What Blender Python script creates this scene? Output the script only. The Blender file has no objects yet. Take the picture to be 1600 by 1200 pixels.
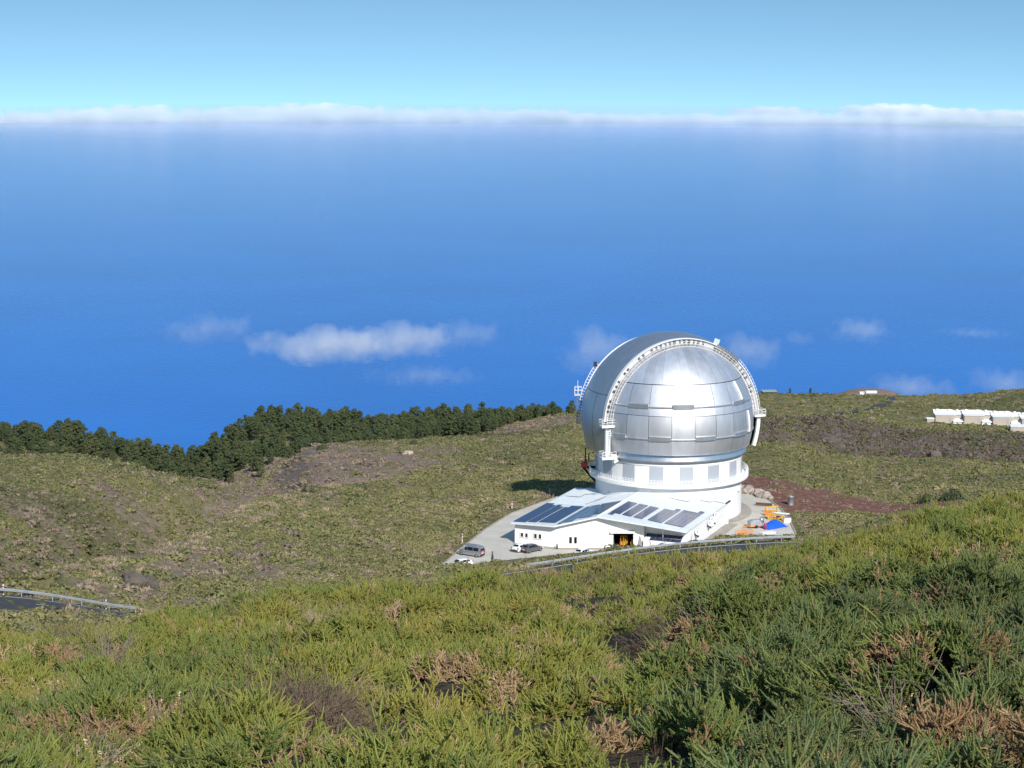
import bpy, bmesh, math, random
import numpy as np
from mathutils import Vector, Matrix
R = math.radians
scene = bpy.context.scene
random.seed(7)
rng = np.random.default_rng(11)

# ------------------------------------------------------------------ camera
F, PITCH, ZC = 3200.0, R(8.85), 89.6          # focal length in pixels of a 1600 px wide frame, downward tilt, eye height above the car park
cam_d = bpy.data.cameras.new("camera")
cam_d.sensor_width = 36.0
cam_d.lens = F / 1600 * 36
cam_d.clip_start, cam_d.clip_end = 0.5, 400000
cam = bpy.data.objects.new("camera", cam_d)
scene.collection.objects.link(cam)
cam.location = (0, 0, ZC)
cam.rotation_euler = (R(90) - PITCH, R(-0.2), 0)
scene.camera = cam

# ------------------------------------------------------------------ light
SUN_EL, SUN_AZ = R(34), R(20)                 # the sun stands behind the camera, to the right
world = bpy.data.worlds.new("World")
scene.world = world
world.use_nodes = True
wn = world.node_tree
bg = wn.nodes["Background"]
sky = wn.nodes.new("ShaderNodeTexSky")
sky.sky_type = 'NISHITA'
sky.sun_disc = False
sky.sun_elevation = SUN_EL
sky.sun_rotation = R(180) - SUN_AZ
sky.altitude = 2300
sky.air_density = 2.0
sky.dust_density = 0.0
sky.ozone_density = 0.6
# thin clear mountain air: the blue deepens quickly above the horizon, the same way all round
wtc = wn.nodes.new("ShaderNodeTexCoord")
wma = wn.nodes.new("ShaderNodeVectorMath")
wma.operation = 'MULTIPLY_ADD'
wma.inputs[1].default_value = (1, 1, 4.5)
wma.inputs[2].default_value = (0, 0, 0.36)
wno = wn.nodes.new("ShaderNodeVectorMath")
wno.operation = 'NORMALIZE'
wn.links.new(wtc.outputs["Generated"], wma.inputs[0])
wn.links.new(wma.outputs[0], wno.inputs[0])
wn.links.new(wno.outputs[0], sky.inputs[0])
wti = wn.nodes.new("ShaderNodeVectorMath")
wti.operation = 'MULTIPLY'
wti.inputs[1].default_value = (0.71, 0.955, 1.04)
wn.links.new(sky.outputs[0], wti.inputs[0])
wn.links.new(wti.outputs[0], bg.inputs[0])
bg.inputs[1].default_value = 0.145
sun_d = bpy.data.lights.new("sun", 'SUN')
sun_d.energy = 4.6
sun_d.angle = R(0.53)
sun_d.color = (1.0, 0.95, 0.88)
sun = bpy.data.objects.new("sun", sun_d)
scene.collection.objects.link(sun)
sun_dir = Vector((math.sin(SUN_AZ) * math.cos(SUN_EL), -math.cos(SUN_AZ) * math.cos(SUN_EL), math.sin(SUN_EL)))
sun.rotation_euler = sun_dir.to_track_quat('Z', 'Y').to_euler()
sun.location = (60, -60, 200)
vs = scene.view_settings
scene.display_settings.display_device = 'sRGB'
vs.view_transform = 'Standard'
vs.look = 'None'
vs.exposure = 0.25
vs.gamma = 1.0
vs.use_curve_mapping = False
cy = scene.cycles
cy.max_bounces, cy.diffuse_bounces, cy.glossy_bounces, cy.transmission_bounces = 16, 3, 3, 4
cy.transparent_max_bounces = 16
cy.volume_bounces = 16
cy.volume_max_steps = 256
cy.use_denoising = True

# ------------------------------------------------------------------ helpers
col = scene.collection


def link(o):
    col.objects.link(o)
    return o


def tag(o, label=None, cat=None, group=None, kind=None):
    for k, v in (("label", label), ("category", cat), ("group", group), ("kind", kind)):
        if v:
            o[k] = v
    return o


def thing(name, label, cat, loc=(0, 0, 0), rz=0.0, group=None):
    o = bpy.data.objects.new(name, None)
    o.empty_display_size = 0.5
    o.location = loc
    o.rotation_euler = (0, 0, rz)
    link(o)
    return tag(o, label, cat, group)


def mesh_obj(name, verts, faces, mat=None, parent=None, smooth=False, loc=None):
    me = bpy.data.meshes.new(name)
    me.from_pydata([tuple(v) for v in verts], [], [tuple(f) for f in faces])
    me.update()
    if smooth:
        me.polygons.foreach_set("use_smooth", [True] * len(me.polygons))
    if mat:
        me.materials.append(mat)
    o = bpy.data.objects.new(name, me)
    link(o)
    if parent:
        o.parent = parent
    if loc:
        o.location = loc
    return o


def inst(o, parent=None, loc=None, rot=None, scl=None):
    c = o.copy()
    link(c)
    c.parent = parent
    if loc is not None:
        c.location = loc
    if rot is not None:
        c.rotation_euler = rot
    if scl is not None:
        c.scale = scl
    return c


def copy_tree(o, parent=None):
    c = o.copy()
    link(c)
    c.parent = parent
    for ch in list(o.children):
        copy_tree(ch, c)
    return c


class MB:
    """collects simple shapes into one mesh"""
    def __init__(self):
        self.v, self.f = [], []

    def add(self, vs_, fs_):
        n = len(self.v)
        self.v += [tuple(p) for p in vs_]
        self.f += [tuple(i + n for i in f) for f in fs_]
        return self

    def box(self, c, s, M=None):
        x, y, z = s[0] / 2, s[1] / 2, s[2] / 2
        p = [Vector((a * x, b * y, d * z)) for d in (-1, 1) for a, b in ((-1, -1), (1, -1), (1, 1), (-1, 1))]
        if M:
            p = [M @ q for q in p]
        c = Vector(c)
        return self.add([q + c for q in p], [(3, 2, 1, 0), (4, 5, 6, 7), (0, 1, 5, 4), (1, 2, 6, 5), (2, 3, 7, 6), (3, 0, 4, 7)])

    def tube(self, pts, r, n=6, r2=None):
        pts = [Vector(p) for p in pts]
        m = len(pts)
        base = len(self.v)
        up = Vector((0, 0, 1))
        for i, p in enumerate(pts):
            d = (pts[min(i + 1, m - 1)] - pts[max(i - 1, 0)])
            d = d.normalized() if d.length > 1e-9 else up
            a = d.cross(up)
            if a.length < 1e-4:
                a = d.cross(Vector((1, 0, 0)))
            a.normalize()
            b = d.cross(a).normalized()
            rr = r if r2 is None else r + (r2 - r) * i / (m - 1)
            for k in range(n):
                t = 2 * math.pi * k / n
                self.v.append(tuple(p + a * (rr * math.cos(t)) + b * (rr * math.sin(t))))
        for i in range(m - 1):
            for k in range(n):
                k2 = (k + 1) % n
                self.f.append((base + i * n + k, base + i * n + k2, base + (i + 1) * n + k2, base + (i + 1) * n + k))
        self.f.append(tuple(base + k for k in range(n - 1, -1, -1)))
        self.f.append(tuple(base + (m - 1) * n + k for k in range(n)))
        return self

    def prism(self, poly, z0, z1):
        n = len(poly)
        self.add([(p[0], p[1], z0) for p in poly] + [(p[0], p[1], z1) for p in poly],
                 [tuple(range(n - 1, -1, -1)), tuple(range(n, 2 * n))] + [(i, (i + 1) % n, n + (i + 1) % n, n + i) for i in range(n)])
        return self

    def lathe(self, prof, n=32, a0=0.0, a1=2 * math.pi, closed_profile=False):
        full = abs(a1 - a0 - 2 * math.pi) < 1e-6
        m = n if full else n + 1
        base = len(self.v)
        for i in range(m):
            t = a0 + (a1 - a0) * i / n
            for r_, z_ in prof:
                self.v.append((r_ * math.cos(t), r_ * math.sin(t), z_))
        k = len(prof)
        for i in range(n):
            j = (i + 1) % m
            for q in range(k if closed_profile else k - 1):
                q2 = (q + 1) % k
                self.f.append((base + i * k + q, base + j * k + q, base + j * k + q2, base + i * k + q2))
        return self

    def obj(self, name, mat, parent=None, smooth=False, loc=None):
        return mesh_obj(name, self.v, self.f, mat, parent, smooth, loc)


def auto_smooth(o, ang=35):
    me = o.data
    me.polygons.foreach_set("use_smooth", [True] * len(me.polygons))
    bm = bmesh.new()
    bm.from_mesh(me)
    for e in bm.edges:
        if len(e.link_faces) == 2 and e.calc_face_angle(0) > R(ang):
            e.smooth = False
    bm.to_mesh(me)
    bm.free()
    return o


# ------------------------------------------------------------------ where things stand: sight lines to places
def ray(px, py):
    u, v = (px - 800) / F, (600 - py) / F
    return (u, math.cos(PITCH) + v * math.sin(PITCH), -math.sin(PITCH) + v * math.cos(PITCH))


def atz(px, py, z=0.0):
    d = ray(px, py)
    t = (z - ZC) / d[2]
    return Vector((d[0] * t, d[1] * t, z))


def atr(px, py, r):
    d = ray(px, py)
    t = r / math.hypot(d[0], d[1])
    return Vector((d[0] * t, d[1] * t, ZC + d[2] * t))


# ------------------------------------------------------------------ materials
def mat(name, color=(0.5, 0.5, 0.5), rough=0.6, metal=0.0, spec=0.5, noise=0.0, nscale=3.0, bump=0.0, bscale=20.0, rand=0.0):
    m = bpy.data.materials.new(name)
    m.use_nodes = True
    nt = m.node_tree
    b = nt.nodes["Principled BSDF"]
    b.inputs["Base Color"].default_value = (*color, 1)
    b.inputs["Roughness"].default_value = rough
    b.inputs["Metallic"].default_value = metal
    b.inputs["Specular IOR Level"].default_value = spec
    tc = nt.nodes.new("ShaderNodeTexCoord")
    last = None
    if noise > 0:
        n = nt.nodes.new("ShaderNodeTexNoise")
        n.inputs["Scale"].default_value = nscale
        n.inputs["Detail"].default_value = 5
        n.inputs["Roughness"].default_value = 0.6
        nt.links.new(tc.outputs["Object"], n.inputs["Vector"])
        mr = nt.nodes.new("ShaderNodeMapRange")
        mr.inputs[1].default_value, mr.inputs[2].default_value = 0.3, 0.7
        mr.inputs[3].default_value, mr.inputs[4].default_value = 1 - noise, 1 + noise
        nt.links.new(n.outputs[0], mr.inputs[0])
        mx = nt.nodes.new("ShaderNodeVectorMath")
        mx.operation = 'SCALE'
        mx.inputs[0].default_value = color
        nt.links.new(mr.outputs[0], mx.inputs["Scale"])
        last = mx.outputs[0]
        nt.links.new(last, b.inputs["Base Color"])
    if rand > 0:
        oi = nt.nodes.new("ShaderNodeObjectInfo")
        mr = nt.nodes.new("ShaderNodeMapRange")
        mr.inputs[3].default_value, mr.inputs[4].default_value = 1 - rand, 1 + rand
        nt.links.new(oi.outputs["Random"], mr.inputs[0])
        mx = nt.nodes.new("ShaderNodeVectorMath")
        mx.operation = 'SCALE'
        if last:
            nt.links.new(last, mx.inputs[0])
        else:
            mx.inputs[0].default_value = color
        nt.links.new(mr.outputs[0], mx.inputs["Scale"])
        nt.links.new(mx.outputs[0], b.inputs["Base Color"])
    if bump > 0:
        n = nt.nodes.new("ShaderNodeTexNoise")
        n.inputs["Scale"].default_value = bscale
        n.inputs["Detail"].default_value = 4
        nt.links.new(tc.outputs["Object"], n.inputs["Vector"])
        bp = nt.nodes.new("ShaderNodeBump")
        bp.inputs["Strength"].default_value = bump
        bp.inputs["Distance"].default_value = 0.05
        nt.links.new(n.outputs[0], bp.inputs["Height"])
        nt.links.new(bp.outputs[0], b.inputs["Normal"])
    return m


M_white = mat("white_paint", (0.80, 0.80, 0.79), 0.5, noise=0.04, nscale=0.6)
M_whitemetal = mat("white_metal", (0.78, 0.78, 0.77), 0.45)
M_roof = mat("roof_sheet", (0.66, 0.70, 0.72), 0.45, noise=0.06, nscale=0.5)
M_dark = mat("dark_gap", (0.03, 0.03, 0.035), 0.8)
M_steel = mat("grey_steel", (0.35, 0.36, 0.37), 0.5, 0.6)
M_galv = mat("galvanised_steel", (0.50, 0.53, 0.55), 0.42, 0.55, noise=0.12, nscale=1.5)
M_conc = mat("concrete", (0.50, 0.465, 0.40), 0.9, noise=0.12, nscale=0.25, bump=0.3, bscale=6)
M_kerb = mat("kerb_concrete", (0.33, 0.29, 0.25), 0.9, noise=0.15, nscale=0.5)
M_asph = mat("asphalt", (0.045, 0.044, 0.047), 0.85, noise=0.18, nscale=0.8)
M_line = mat("road_paint", (0.72, 0.72, 0.70), 0.7)
M_glass = mat("window_glass", (0.012, 0.014, 0.018), 0.08)
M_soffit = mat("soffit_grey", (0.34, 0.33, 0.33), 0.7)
M_rubber = mat("tyre_rubber", (0.02, 0.02, 0.02), 0.85)
M_red = mat("red_paint", (0.42, 0.03, 0.03), 0.5)
M_yellow = mat("yellow_paint", (0.62, 0.36, 0.03), 0.5, noise=0.15, nscale=2)
M_orange = mat("orange_plastic", (0.60, 0.22, 0.04), 0.55, noise=0.15, nscale=2)
M_blue = mat("blue_tarpaulin", (0.01, 0.10, 0.62), 0.45, bump=0.6, bscale=2)
M_beige = mat("beige_render", (0.42, 0.37, 0.31), 0.85, noise=0.06, nscale=0.6)
M_rock = mat("volcanic_rock", (0.105, 0.086, 0.072), 0.95, noise=0.35, nscale=1.2, bump=0.8, bscale=4, rand=0.25)
M_paler = mat("pale_rock", (0.34, 0.28, 0.24), 0.95, noise=0.3, nscale=1.2, bump=0.8, bscale=4, rand=0.25)
M_wood = mat("brown_wood", (0.16, 0.085, 0.05), 0.8)


def metal_mat(name, color, rough, streak, rand, rrand=0.0):
    m = bpy.data.materials.new(name)
    m.use_nodes = True
    nt = m.node_tree
    b = nt.nodes["Principled BSDF"]
    b.inputs["Metallic"].default_value = 0.9
    tc = nt.nodes.new("ShaderNodeTexCoord")
    mp = nt.nodes.new("ShaderNodeMapping")
    mp.inputs["Scale"].default_value = (1.0, 1.0, 0.25)
    nt.links.new(tc.outputs["Object"], mp.inputs[0])
    n = nt.nodes.new("ShaderNodeTexNoise")
    n.inputs["Scale"].default_value = 0.9
    n.inputs["Detail"].default_value = 6
    nt.links.new(mp.outputs[0], n.inputs["Vector"])
    oi = nt.nodes.new("ShaderNodeObjectInfo")
    a = nt.nodes.new("ShaderNodeMapRange")
    a.inputs[1].default_value, a.inputs[2].default_value = 0.3, 0.7
    a.inputs[3].default_value, a.inputs[4].default_value = 1 - streak, 1 + streak
    nt.links.new(n.outputs[0], a.inputs[0])
    c = nt.nodes.new("ShaderNodeMapRange")
    c.inputs[3].default_value, c.inputs[4].default_value = 1 - rand, 1 + rand
    nt.links.new(oi.outputs["Random"], c.inputs[0])
    mu = nt.nodes.new("ShaderNodeMath")
    mu.operation = 'MULTIPLY'
    nt.links.new(a.outputs[0], mu.inputs[0])
    nt.links.new(c.outputs[0], mu.inputs[1])
    sc = nt.nodes.new("ShaderNodeVectorMath")
    sc.operation = 'SCALE'
    sc.inputs[0].default_value = color
    nt.links.new(mu.outputs[0], sc.inputs["Scale"])
    nt.links.new(sc.outputs[0], b.inputs["Base Color"])
    r2 = nt.nodes.new("ShaderNodeMapRange")
    r2.inputs[1].default_value, r2.inputs[2].default_value = 0.3, 0.7
    r2.inputs[3].default_value, r2.inputs[4].default_value = rough - 0.02, rough + 0.02
    nt.links.new(n.outputs[0], r2.inputs[0])
    nt.links.new(r2.outputs[0], b.inputs["Roughness"])
    bp = nt.nodes.new("ShaderNodeBump")
    bp.inputs["Strength"].default_value = 0.06
    bp.inputs["Distance"].default_value = 0.12
    n2 = nt.nodes.new("ShaderNodeTexNoise")
    n2.inputs["Scale"].default_value = 0.45
    nt.links.new(tc.outputs["Object"], n2.inputs["Vector"])
    nt.links.new(n2.outputs[0], bp.inputs["Height"])
    nt.links.new(bp.outputs[0], b.inputs["Normal"])
    return m


M_dome = metal_mat("dome_aluminium", (0.66, 0.67, 0.70), 0.55, 0.05, 0.13)
M_shell = metal_mat("shell_aluminium", (0.50, 0.52, 0.56), 0.46, 0.05, 0.02)
M_skirt = metal_mat("skirt_aluminium", (0.70, 0.71, 0.73), 0.34, 0.06, 0.04)


# ------------------------------------------------------------------ terrain heights
def pchip(x, y, xq):
    x, y, xq = np.asarray(x, float), np.asarray(y, float), np.asarray(xq, float)
    h, d = np.diff(x), np.diff(y) / np.diff(x)
    m = np.zeros(len(x))
    for i in range(1, len(x) - 1):
        if d[i - 1] * d[i] > 0:
            w1, w2 = 2 * h[i] + h[i - 1], h[i] + 2 * h[i - 1]
            m[i] = (w1 + w2) / (w1 / d[i - 1] + w2 / d[i])
    m[0], m[-1] = d[0], d[-1]
    i = np.clip(np.searchsorted(x, xq) - 1, 0, len(x) - 2)
    t = np.clip((xq - x[i]) / h[i], 0, 1)
    return ((2 * t ** 3 - 3 * t ** 2 + 1) * y[i] + (t ** 3 - 2 * t ** 2 + t) * h[i] * m[i]
            + (-2 * t ** 3 + 3 * t ** 2) * y[i + 1] + (t ** 3 - t ** 2) * h[i] * m[i + 1])


def _hash(ix, iy, seed):
    n = (ix.astype(np.int64) * 374761393 + iy.astype(np.int64) * 668265263 + seed * 974634233) & 0x7fffffff
    n = ((n ^ (n >> 13)) * 1274126177) & 0x7fffffff
    return ((n ^ (n >> 16)) & 0xffff) / 65535.0


def vnoise(x, y, seed=0):
    ix, iy = np.floor(x), np.floor(y)
    fx, fy = x - ix, y - iy
    fx, fy = fx * fx * (3 - 2 * fx), fy * fy * (3 - 2 * fy)
    a, b = _hash(ix, iy, seed), _hash(ix + 1, iy, seed)
    c, d = _hash(ix, iy + 1, seed), _hash(ix + 1, iy + 1, seed)
    return (a + (b - a) * fx) * (1 - fy) + (c + (d - c) * fx) * fy


def fbm(x, y, o=4, seed=0):
    s, a, t = 0, 0.5, 0
    for k in range(o):
        s = s + a * vnoise(x * 2 ** k, y * 2 ** k, seed + k)
        t += a
        a *= 0.5
    return s / t * 2 - 1


def smooth01(t):
    t = np.clip(t, 0, 1)
    return t * t * (3 - 2 * t)


SKYX = [-400, 0, 60, 130, 190, 270, 300, 340, 400, 450, 560, 600, 700, 760, 850, 905]
SKYY = [668, 663, 661, 668, 688, 704, 705, 682, 645, 640, 646, 643, 630, 628, 622, 616]
# for each picture column: (distance, value); a value over 300 is the picture row at which that ground is seen, else a height in metres
NEAR = {  # crest distance, crest row
    -500: (42, 990), 0: (45, 984), 200: (47, 972), 400: (52, 930), 500: (53, 917), 600: (54, 914), 650: (54, 912), 720: (55, 904), 800: (56, 892), 850: (56, 887), 900: (57, 886),
    1000: (58, 876), 1120: (58, 864), 1200: (58, 854), 1300: (59, 841), 1400: (60, 811), 1500: (60, 788), 1600: (60, 773), 2100: (60, 735)}
FAR = {
    -500: [(100, 55), (160, 40), (215, 985), (232, 945), (250, 935), (300, 875), (380, 800), (450, 750), (520, 712), (590, -34), (640, -38)],
    0: [(100, 57), (160, 41), (215, 972), (230, 934), (246, 927), (300, 868), (380, 795), (450, 748), (520, 716), (590, -33), (640, -38)],
    100: [(100, 58), (160, 41), (215, 972), (232, 944), (248, 936), (300, 880), (380, 800), (450, 748), (520, 714), (590, -33), (640, -40)],
    200: [(100, 59), (160, 42), (220, 975), (240, 950), (256, 940), (300, 897), (340, 872), (420, 802), (520, 732), (590, -38), (640, -47)],
    300: [(100, 60), (160, 43), (240, 958), (258, 938), (300, 893), (345, 855), (385, 842), (440, 795), (515, 757), (560, 750), (610, -44), (640, -46)],
    360: [(100, 60), (160, 43), (240, 945), (262, 930), (300, 886), (350, 842), (400, 808), (430, 812), (500, 768), (555, 755), (610, 742), (640, -42)],
    420: [(100, 60), (160, 43), (250, 935), (270, 922), (300, 875), (350, 832), (430, 790), (480, 780), (530, 755), (570, 733), (620, 720), (640, -40)],
    500: [(100, 60), (160, 43), (250, 930), (275, 908), (300, 888), (350, 848), (430, 792), (490, 745), (525, 712), (550, 694), (600, -27), (640, -33)],
    600: [(100, 61), (160, 44), (265, 925), (285, 900), (310, 878), (350, 848), (430, 785), (490, 738), (525, 710), (552, 690), (600, -24), (640, -31)],
    700: [(100, 61), (160, 44), (275, 912), (292, 893), (330, 8.0), (359, 0), (380, -0.4), (430, 788), (500, 730), (535, 705), (560, 690), (600, -21), (640, -28)],
    800: [(100, 62), (160, 44), (285, 16.8), (297, 16.2), (330, 6.5), (356, 0), (415, 0), (450, 768), (500, 728), (540, 701), (562, 688), (610, 676), (640, 661)],
    900: [(100, 62), (160, 45), (285, 18.2), (298, 17.8), (330, 6.5), (356, 0), (430, 0), (465, 757), (510, 722), (545, 697), (575, 680), (610, 662), (640, 645)],
    1050: [(100, 62), (160, 45), (287, 19.7), (299, 19.3), (330, 7.5), (358, 0), (430, 0), (465, 757), (510, 722), (560, 690), (600, 680), (640, 655), (690, 640)],
    1200: [(100, 63), (160, 46), (289, 20.6), (300, 20.2), (330, 8.5), (360, 0.3), (385, 0), (440, 0), (500, 722), (550, 693), (575, 697), (600, 684), (650, 655), (690, 642)],
    1300: [(100, 64), (160, 47), (289, 21.5), (310, 18), (350, 8), (390, 2.0), (440, -2.0), (500, 741), (555, 712), (580, 716), (605, 692), (650, 657), (690, 647)],
    1400: [(100, 63), (160, 46), (250, 34), (320, 18), (380, 5), (440, 789), (490, 755), (545, 728), (575, 714), (600, 716), (625, 692), (660, 666), (700, 653)],
    1500: [(100, 64), (160, 47), (250, 35), (320, 19), (380, 4), (440, 778), (490, 752), (545, 728), (580, 716), (605, 716), (630, 695), (660, 675), (690, 662)],
    1600: [(100, 64.5), (160, 48), (250, 36), (320, 20), (400, 4), (465, 765), (500, 750), (545, 733), (585, 718), (610, 715), (635, 697), (660, 680), (690, 667)],
    2100: [(100, 66), (160, 50), (250, 38), (320, 24), (400, 8), (465, 760), (500, 747), (545, 731), (585, 716), (610, 713), (635, 695), (660, 678), (690, 663)]}
RSKY = [(-500, 0), (0, 0), (900, 0), (1050, 620), (1180, 617), (1300, 616), (1400, 618), (1500, 617), (1600, 608), (2100, 600)]


def los_z(px, py, r):
    return atr(px, py, r)[2]


RS = np.concatenate([[3.0], np.exp(np.arange(math.log(5.0), math.log(1300.0), 0.0115)), [1500, 2000, 3000, 5000, 9000, 12000]])
PXS = np.array(sorted(FAR))
prof = []
for px in PXS:
    cx = sorted(NEAR)
    rc = np.interp(px, cx, [NEAR[c][0] for c in cx])
    yc = np.interp(px, cx, [NEAR[c][1] for c in cx])
    # picture column px meets the ground in a plane through the eye: canopy is a straight slope from 12 m to the crest
    tb = -(los_z(px, 1203, 12.0) - ZC) / 12.0
    tcr = -(los_z(px, yc, rc) - ZC) / rc
    a = (tb - tcr) / (1 / 12.0 - 1 / rc)
    s = tb - a / 12.0
    rr, zz = [3.0, 6.0], [ZC - a - s * 3.0, ZC - a - s * 6.0]
    for q in (12, 20, 30, 40):
        if q < rc - 4:
            rr.append(q); zz.append(ZC - a - s * q)
    rr.append(rc); zz.append(ZC - a - s * rc)
    rr.append(rc + 12); zz.append(ZC - a - s * (rc + 12) - 0.9)
    for r_, v in FAR[px]:
        rr.append(r_); zz.append(los_z(px, v, r_) if v > 300 else v)
    if px <= 905:
        sy = np.interp(px, SKYX, SKYY)
        rr += [690, 770, 900]
        zz += [los_z(px, sy, 690) - 7.2, los_z(px, sy, 770) - 15, los_z(px, sy, 900) - 50]
    else:
        sy = np.interp(px, [c[0] for c in RSKY], [c[1] for c in RSKY])
        rr += [800, 930, 1050]
        zz += [los_z(px, sy + 18, 800), los_z(px, sy + 1, 930), los_z(px, sy, 1050) - 22]
    rr += [1300, 2000, 4000, 12000]
    zz += [zz[-1] - 70, zz[-1] - 330, zz[-1] - 1000, -2420]
    prof.append(pchip(np.log(rr), zz, np.log(RS)))
prof = np.array(prof)                                   # columns x distances
AZC = np.array([math.atan((px - 800) / F / (math.cos(PITCH))) for px in PXS])
AZ = np.concatenate([np.linspace(-math.pi, -0.75, 40), np.linspace(-0.7, -0.27, 40), np.arange(-0.265, 0.265, 0.00125), np.linspace(0.27, 0.7, 40), np.linspace(0.75, math.pi, 40)])
ZG = np.empty((len(AZ), len(RS)))
for j in range(len(RS)):
    ZG[:, j] = pchip(AZC, prof[:, j], np.clip(AZ, AZC[0], AZC[-1]))
# away from the view: the same mountainside goes on, rising behind the camera
behind = smooth01((np.abs(AZ) - 0.9) / 1.6)[:, None]
near_up = ZC - 1.7 + 0.20 * np.minimum(RS, 140) * 1.0 - np.maximum(RS - 400, 0) * 0.25
ZG = ZG * (1 - behind) + np.maximum(near_up, -2420)[None, :] * behind


def _interp(tab, x, y):
    az, r = np.arctan2(x, y), np.hypot(x, y)
    i = np.clip(np.searchsorted(AZ, az) - 1, 0, len(AZ) - 2)
    j = np.clip(np.searchsorted(RS, r) - 1, 0, len(RS) - 2)
    u = np.clip((az - AZ[i]) / (AZ[i + 1] - AZ[i]), 0, 1)
    v = np.clip((r - RS[j]) / (RS[j + 1] - RS[j]), 0, 1)
    return (tab[i, j] * (1 - u) + tab[i + 1, j] * u) * (1 - v) + (tab[i, j + 1] * (1 - u) + tab[i + 1, j + 1] * u) * v


XG = np.sin(AZ)[:, None] * RS[None, :]
YG = np.cos(AZ)[:, None] * RS[None, :]
PXG = 800 + np.tan(np.clip(AZ, -1.2, 1.2))[:, None] * F * math.cos(PITCH) + 0 * XG
RG = np.hypot(XG, YG)

# car park outline (seen corners brought down to its level) and the observatory footprint
TX, TY = 32.178, 409.666
PLAT = [atz(*p) for p in [(672, 899), (700, 878), (725, 856), (760, 828), (800, 803), (840, 788), (880, 774), (935, 759)]]
PLAT += [Vector((TX + 24 * math.cos(t), TY + 24 * math.sin(t), 0)) for t in np.linspace(R(150), R(50), 9)]
PLAT += [atz(*p) for p in [(1180, 770), (1203, 779), (1222, 793), (1236, 812), (1246, 832), (1225, 856), (1120, 880), (1000, 899), (860, 908), (740, 912)]]
PLATXY = np.array([(p[0], p[1]) for p in PLAT])


def poly_dist(x, y, poly):
    """signed distance, negative inside"""
    d = np.full(x.shape, 1e9)
    ins = np.zeros(x.shape, bool)
    n = len(poly)
    for i in range(n):
        a, b = poly[i], poly[(i + 1) % n]
        e = b - a
        t = np.clip(((x - a[0]) * e[0] + (y - a[1]) * e[1]) / (e @ e), 0, 1)
        d = np.minimum(d, np.hypot(x - a[0] - t * e[0], y - a[1] - t * e[1]))
        c = ((a[1] > y) != (b[1] > y)) & (x < (b[0] - a[0]) * (y - a[1]) / (b[1] - a[1] + 1e-12) + a[0])
        ins ^= c
    return np.where(ins, -d, d)


# the road: far edge (guard rail side), near to far end
ROADP = [atr(px, py, r_) for px, py, r_ in [(-420, 950, 226), (-250, 938, 229), (-100, 931, 231), (0, 932, 232), (60, 938, 234), (120, 947, 236), (180, 957, 239), (250, 966, 243),
                                           (330, 968, 248), (430, 952, 254), (540, 930, 262), (650, 914, 270), (760, 901, 278), (860, 886, 284), (940, 873, 288), (1030, 860, 291),
                                           (1110, 852, 294), (1190, 847, 297), (1260, 844, 300), (1400, 850, 302), (1560, 856, 300)]]


def spline(P, step=2.0):
    P = np.array([tuple(p) for p in P])
    t = np.concatenate([[0], np.cumsum(np.linalg.norm(np.diff(P, axis=0), axis=1))])
    q = np.arange(0, t[-1], step)
    c = np.stack([pchip(t, P[:, k], q) for k in range(3)], 1)
    for _ in range(6):
        c[1:-1] = 0.25 * c[:-2] + 0.5 * c[1:-1] + 0.25 * c[2:]
    return c


ROAD = spline(ROADP)
rt = np.gradient(ROAD[:, :2], axis=0)
rt /= np.linalg.norm(rt, axis=1)[:, None]
RN = np.stack([rt[:, 1], -rt[:, 0]], 1)                 # towards the camera side
RW = 7.0

rock_lump = fbm(XG / 9, YG / 9, 4, 3)
ZG += np.where(RG > 140, 1, 0) * smooth01((RG - 205) / 65) * smooth01((1600 - RG) / 600) * (0.55 * fbm(XG / 16, YG / 16, 3, 5) + 1.5 * fbm(XG / 55, YG / 55, 2, 9))
SPUR = [atr(*p) for p in ((120, 928, 268), (165, 912, 285), (230, 893, 300), (300, 868, 325), (360, 838, 358), (432, 797, 412), (500, 778, 440))]


def spur_dist(x, y):
    """distance from the spur's crest line, positive on its far, left side"""
    sd, sg = np.full(x.shape, 1e9), np.zeros(x.shape)
    for a_, b_ in zip(SPUR[:-1], SPUR[1:]):
        ex, ey = b_[0] - a_[0], b_[1] - a_[1]
        t_ = np.clip(((x - a_[0]) * ex + (y - a_[1]) * ey) / (ex * ex + ey * ey), 0, 1)
        d_ = np.hypot(x - a_[0] - t_ * ex, y - a_[1] - t_ * ey)
        m_ = d_ < sd
        sd = np.where(m_, d_, sd)
        sg = np.where(m_, np.sign(ex * (y - a_[1]) - ey * (x - a_[0])), sg)
    return sd * sg


sdd = spur_dist(XG, YG)
sd_ = np.abs(sdd)
ZG += np.where(sd_ < 90, 3.6 * np.exp(-(sdd / 10) ** 2) - 14.0 * np.exp(-((sdd - 24) / 14) ** 2) * (sdd > -20), 0) * (RG > 230)
GULLY = smooth01((PXG - 1120) / 60) * smooth01((RG - 565) / 14) * smooth01((668 - 0.03 * (PXG - 1200) - RG) / 14)
ZG += GULLY * (4.0 * rock_lump - 0.8)
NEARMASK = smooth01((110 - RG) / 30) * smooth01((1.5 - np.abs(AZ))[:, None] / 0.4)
ZG += (-0.5 + 0.22 * fbm(XG / 0.9, YG / 0.9, 3, 21)) * NEARMASK
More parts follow.
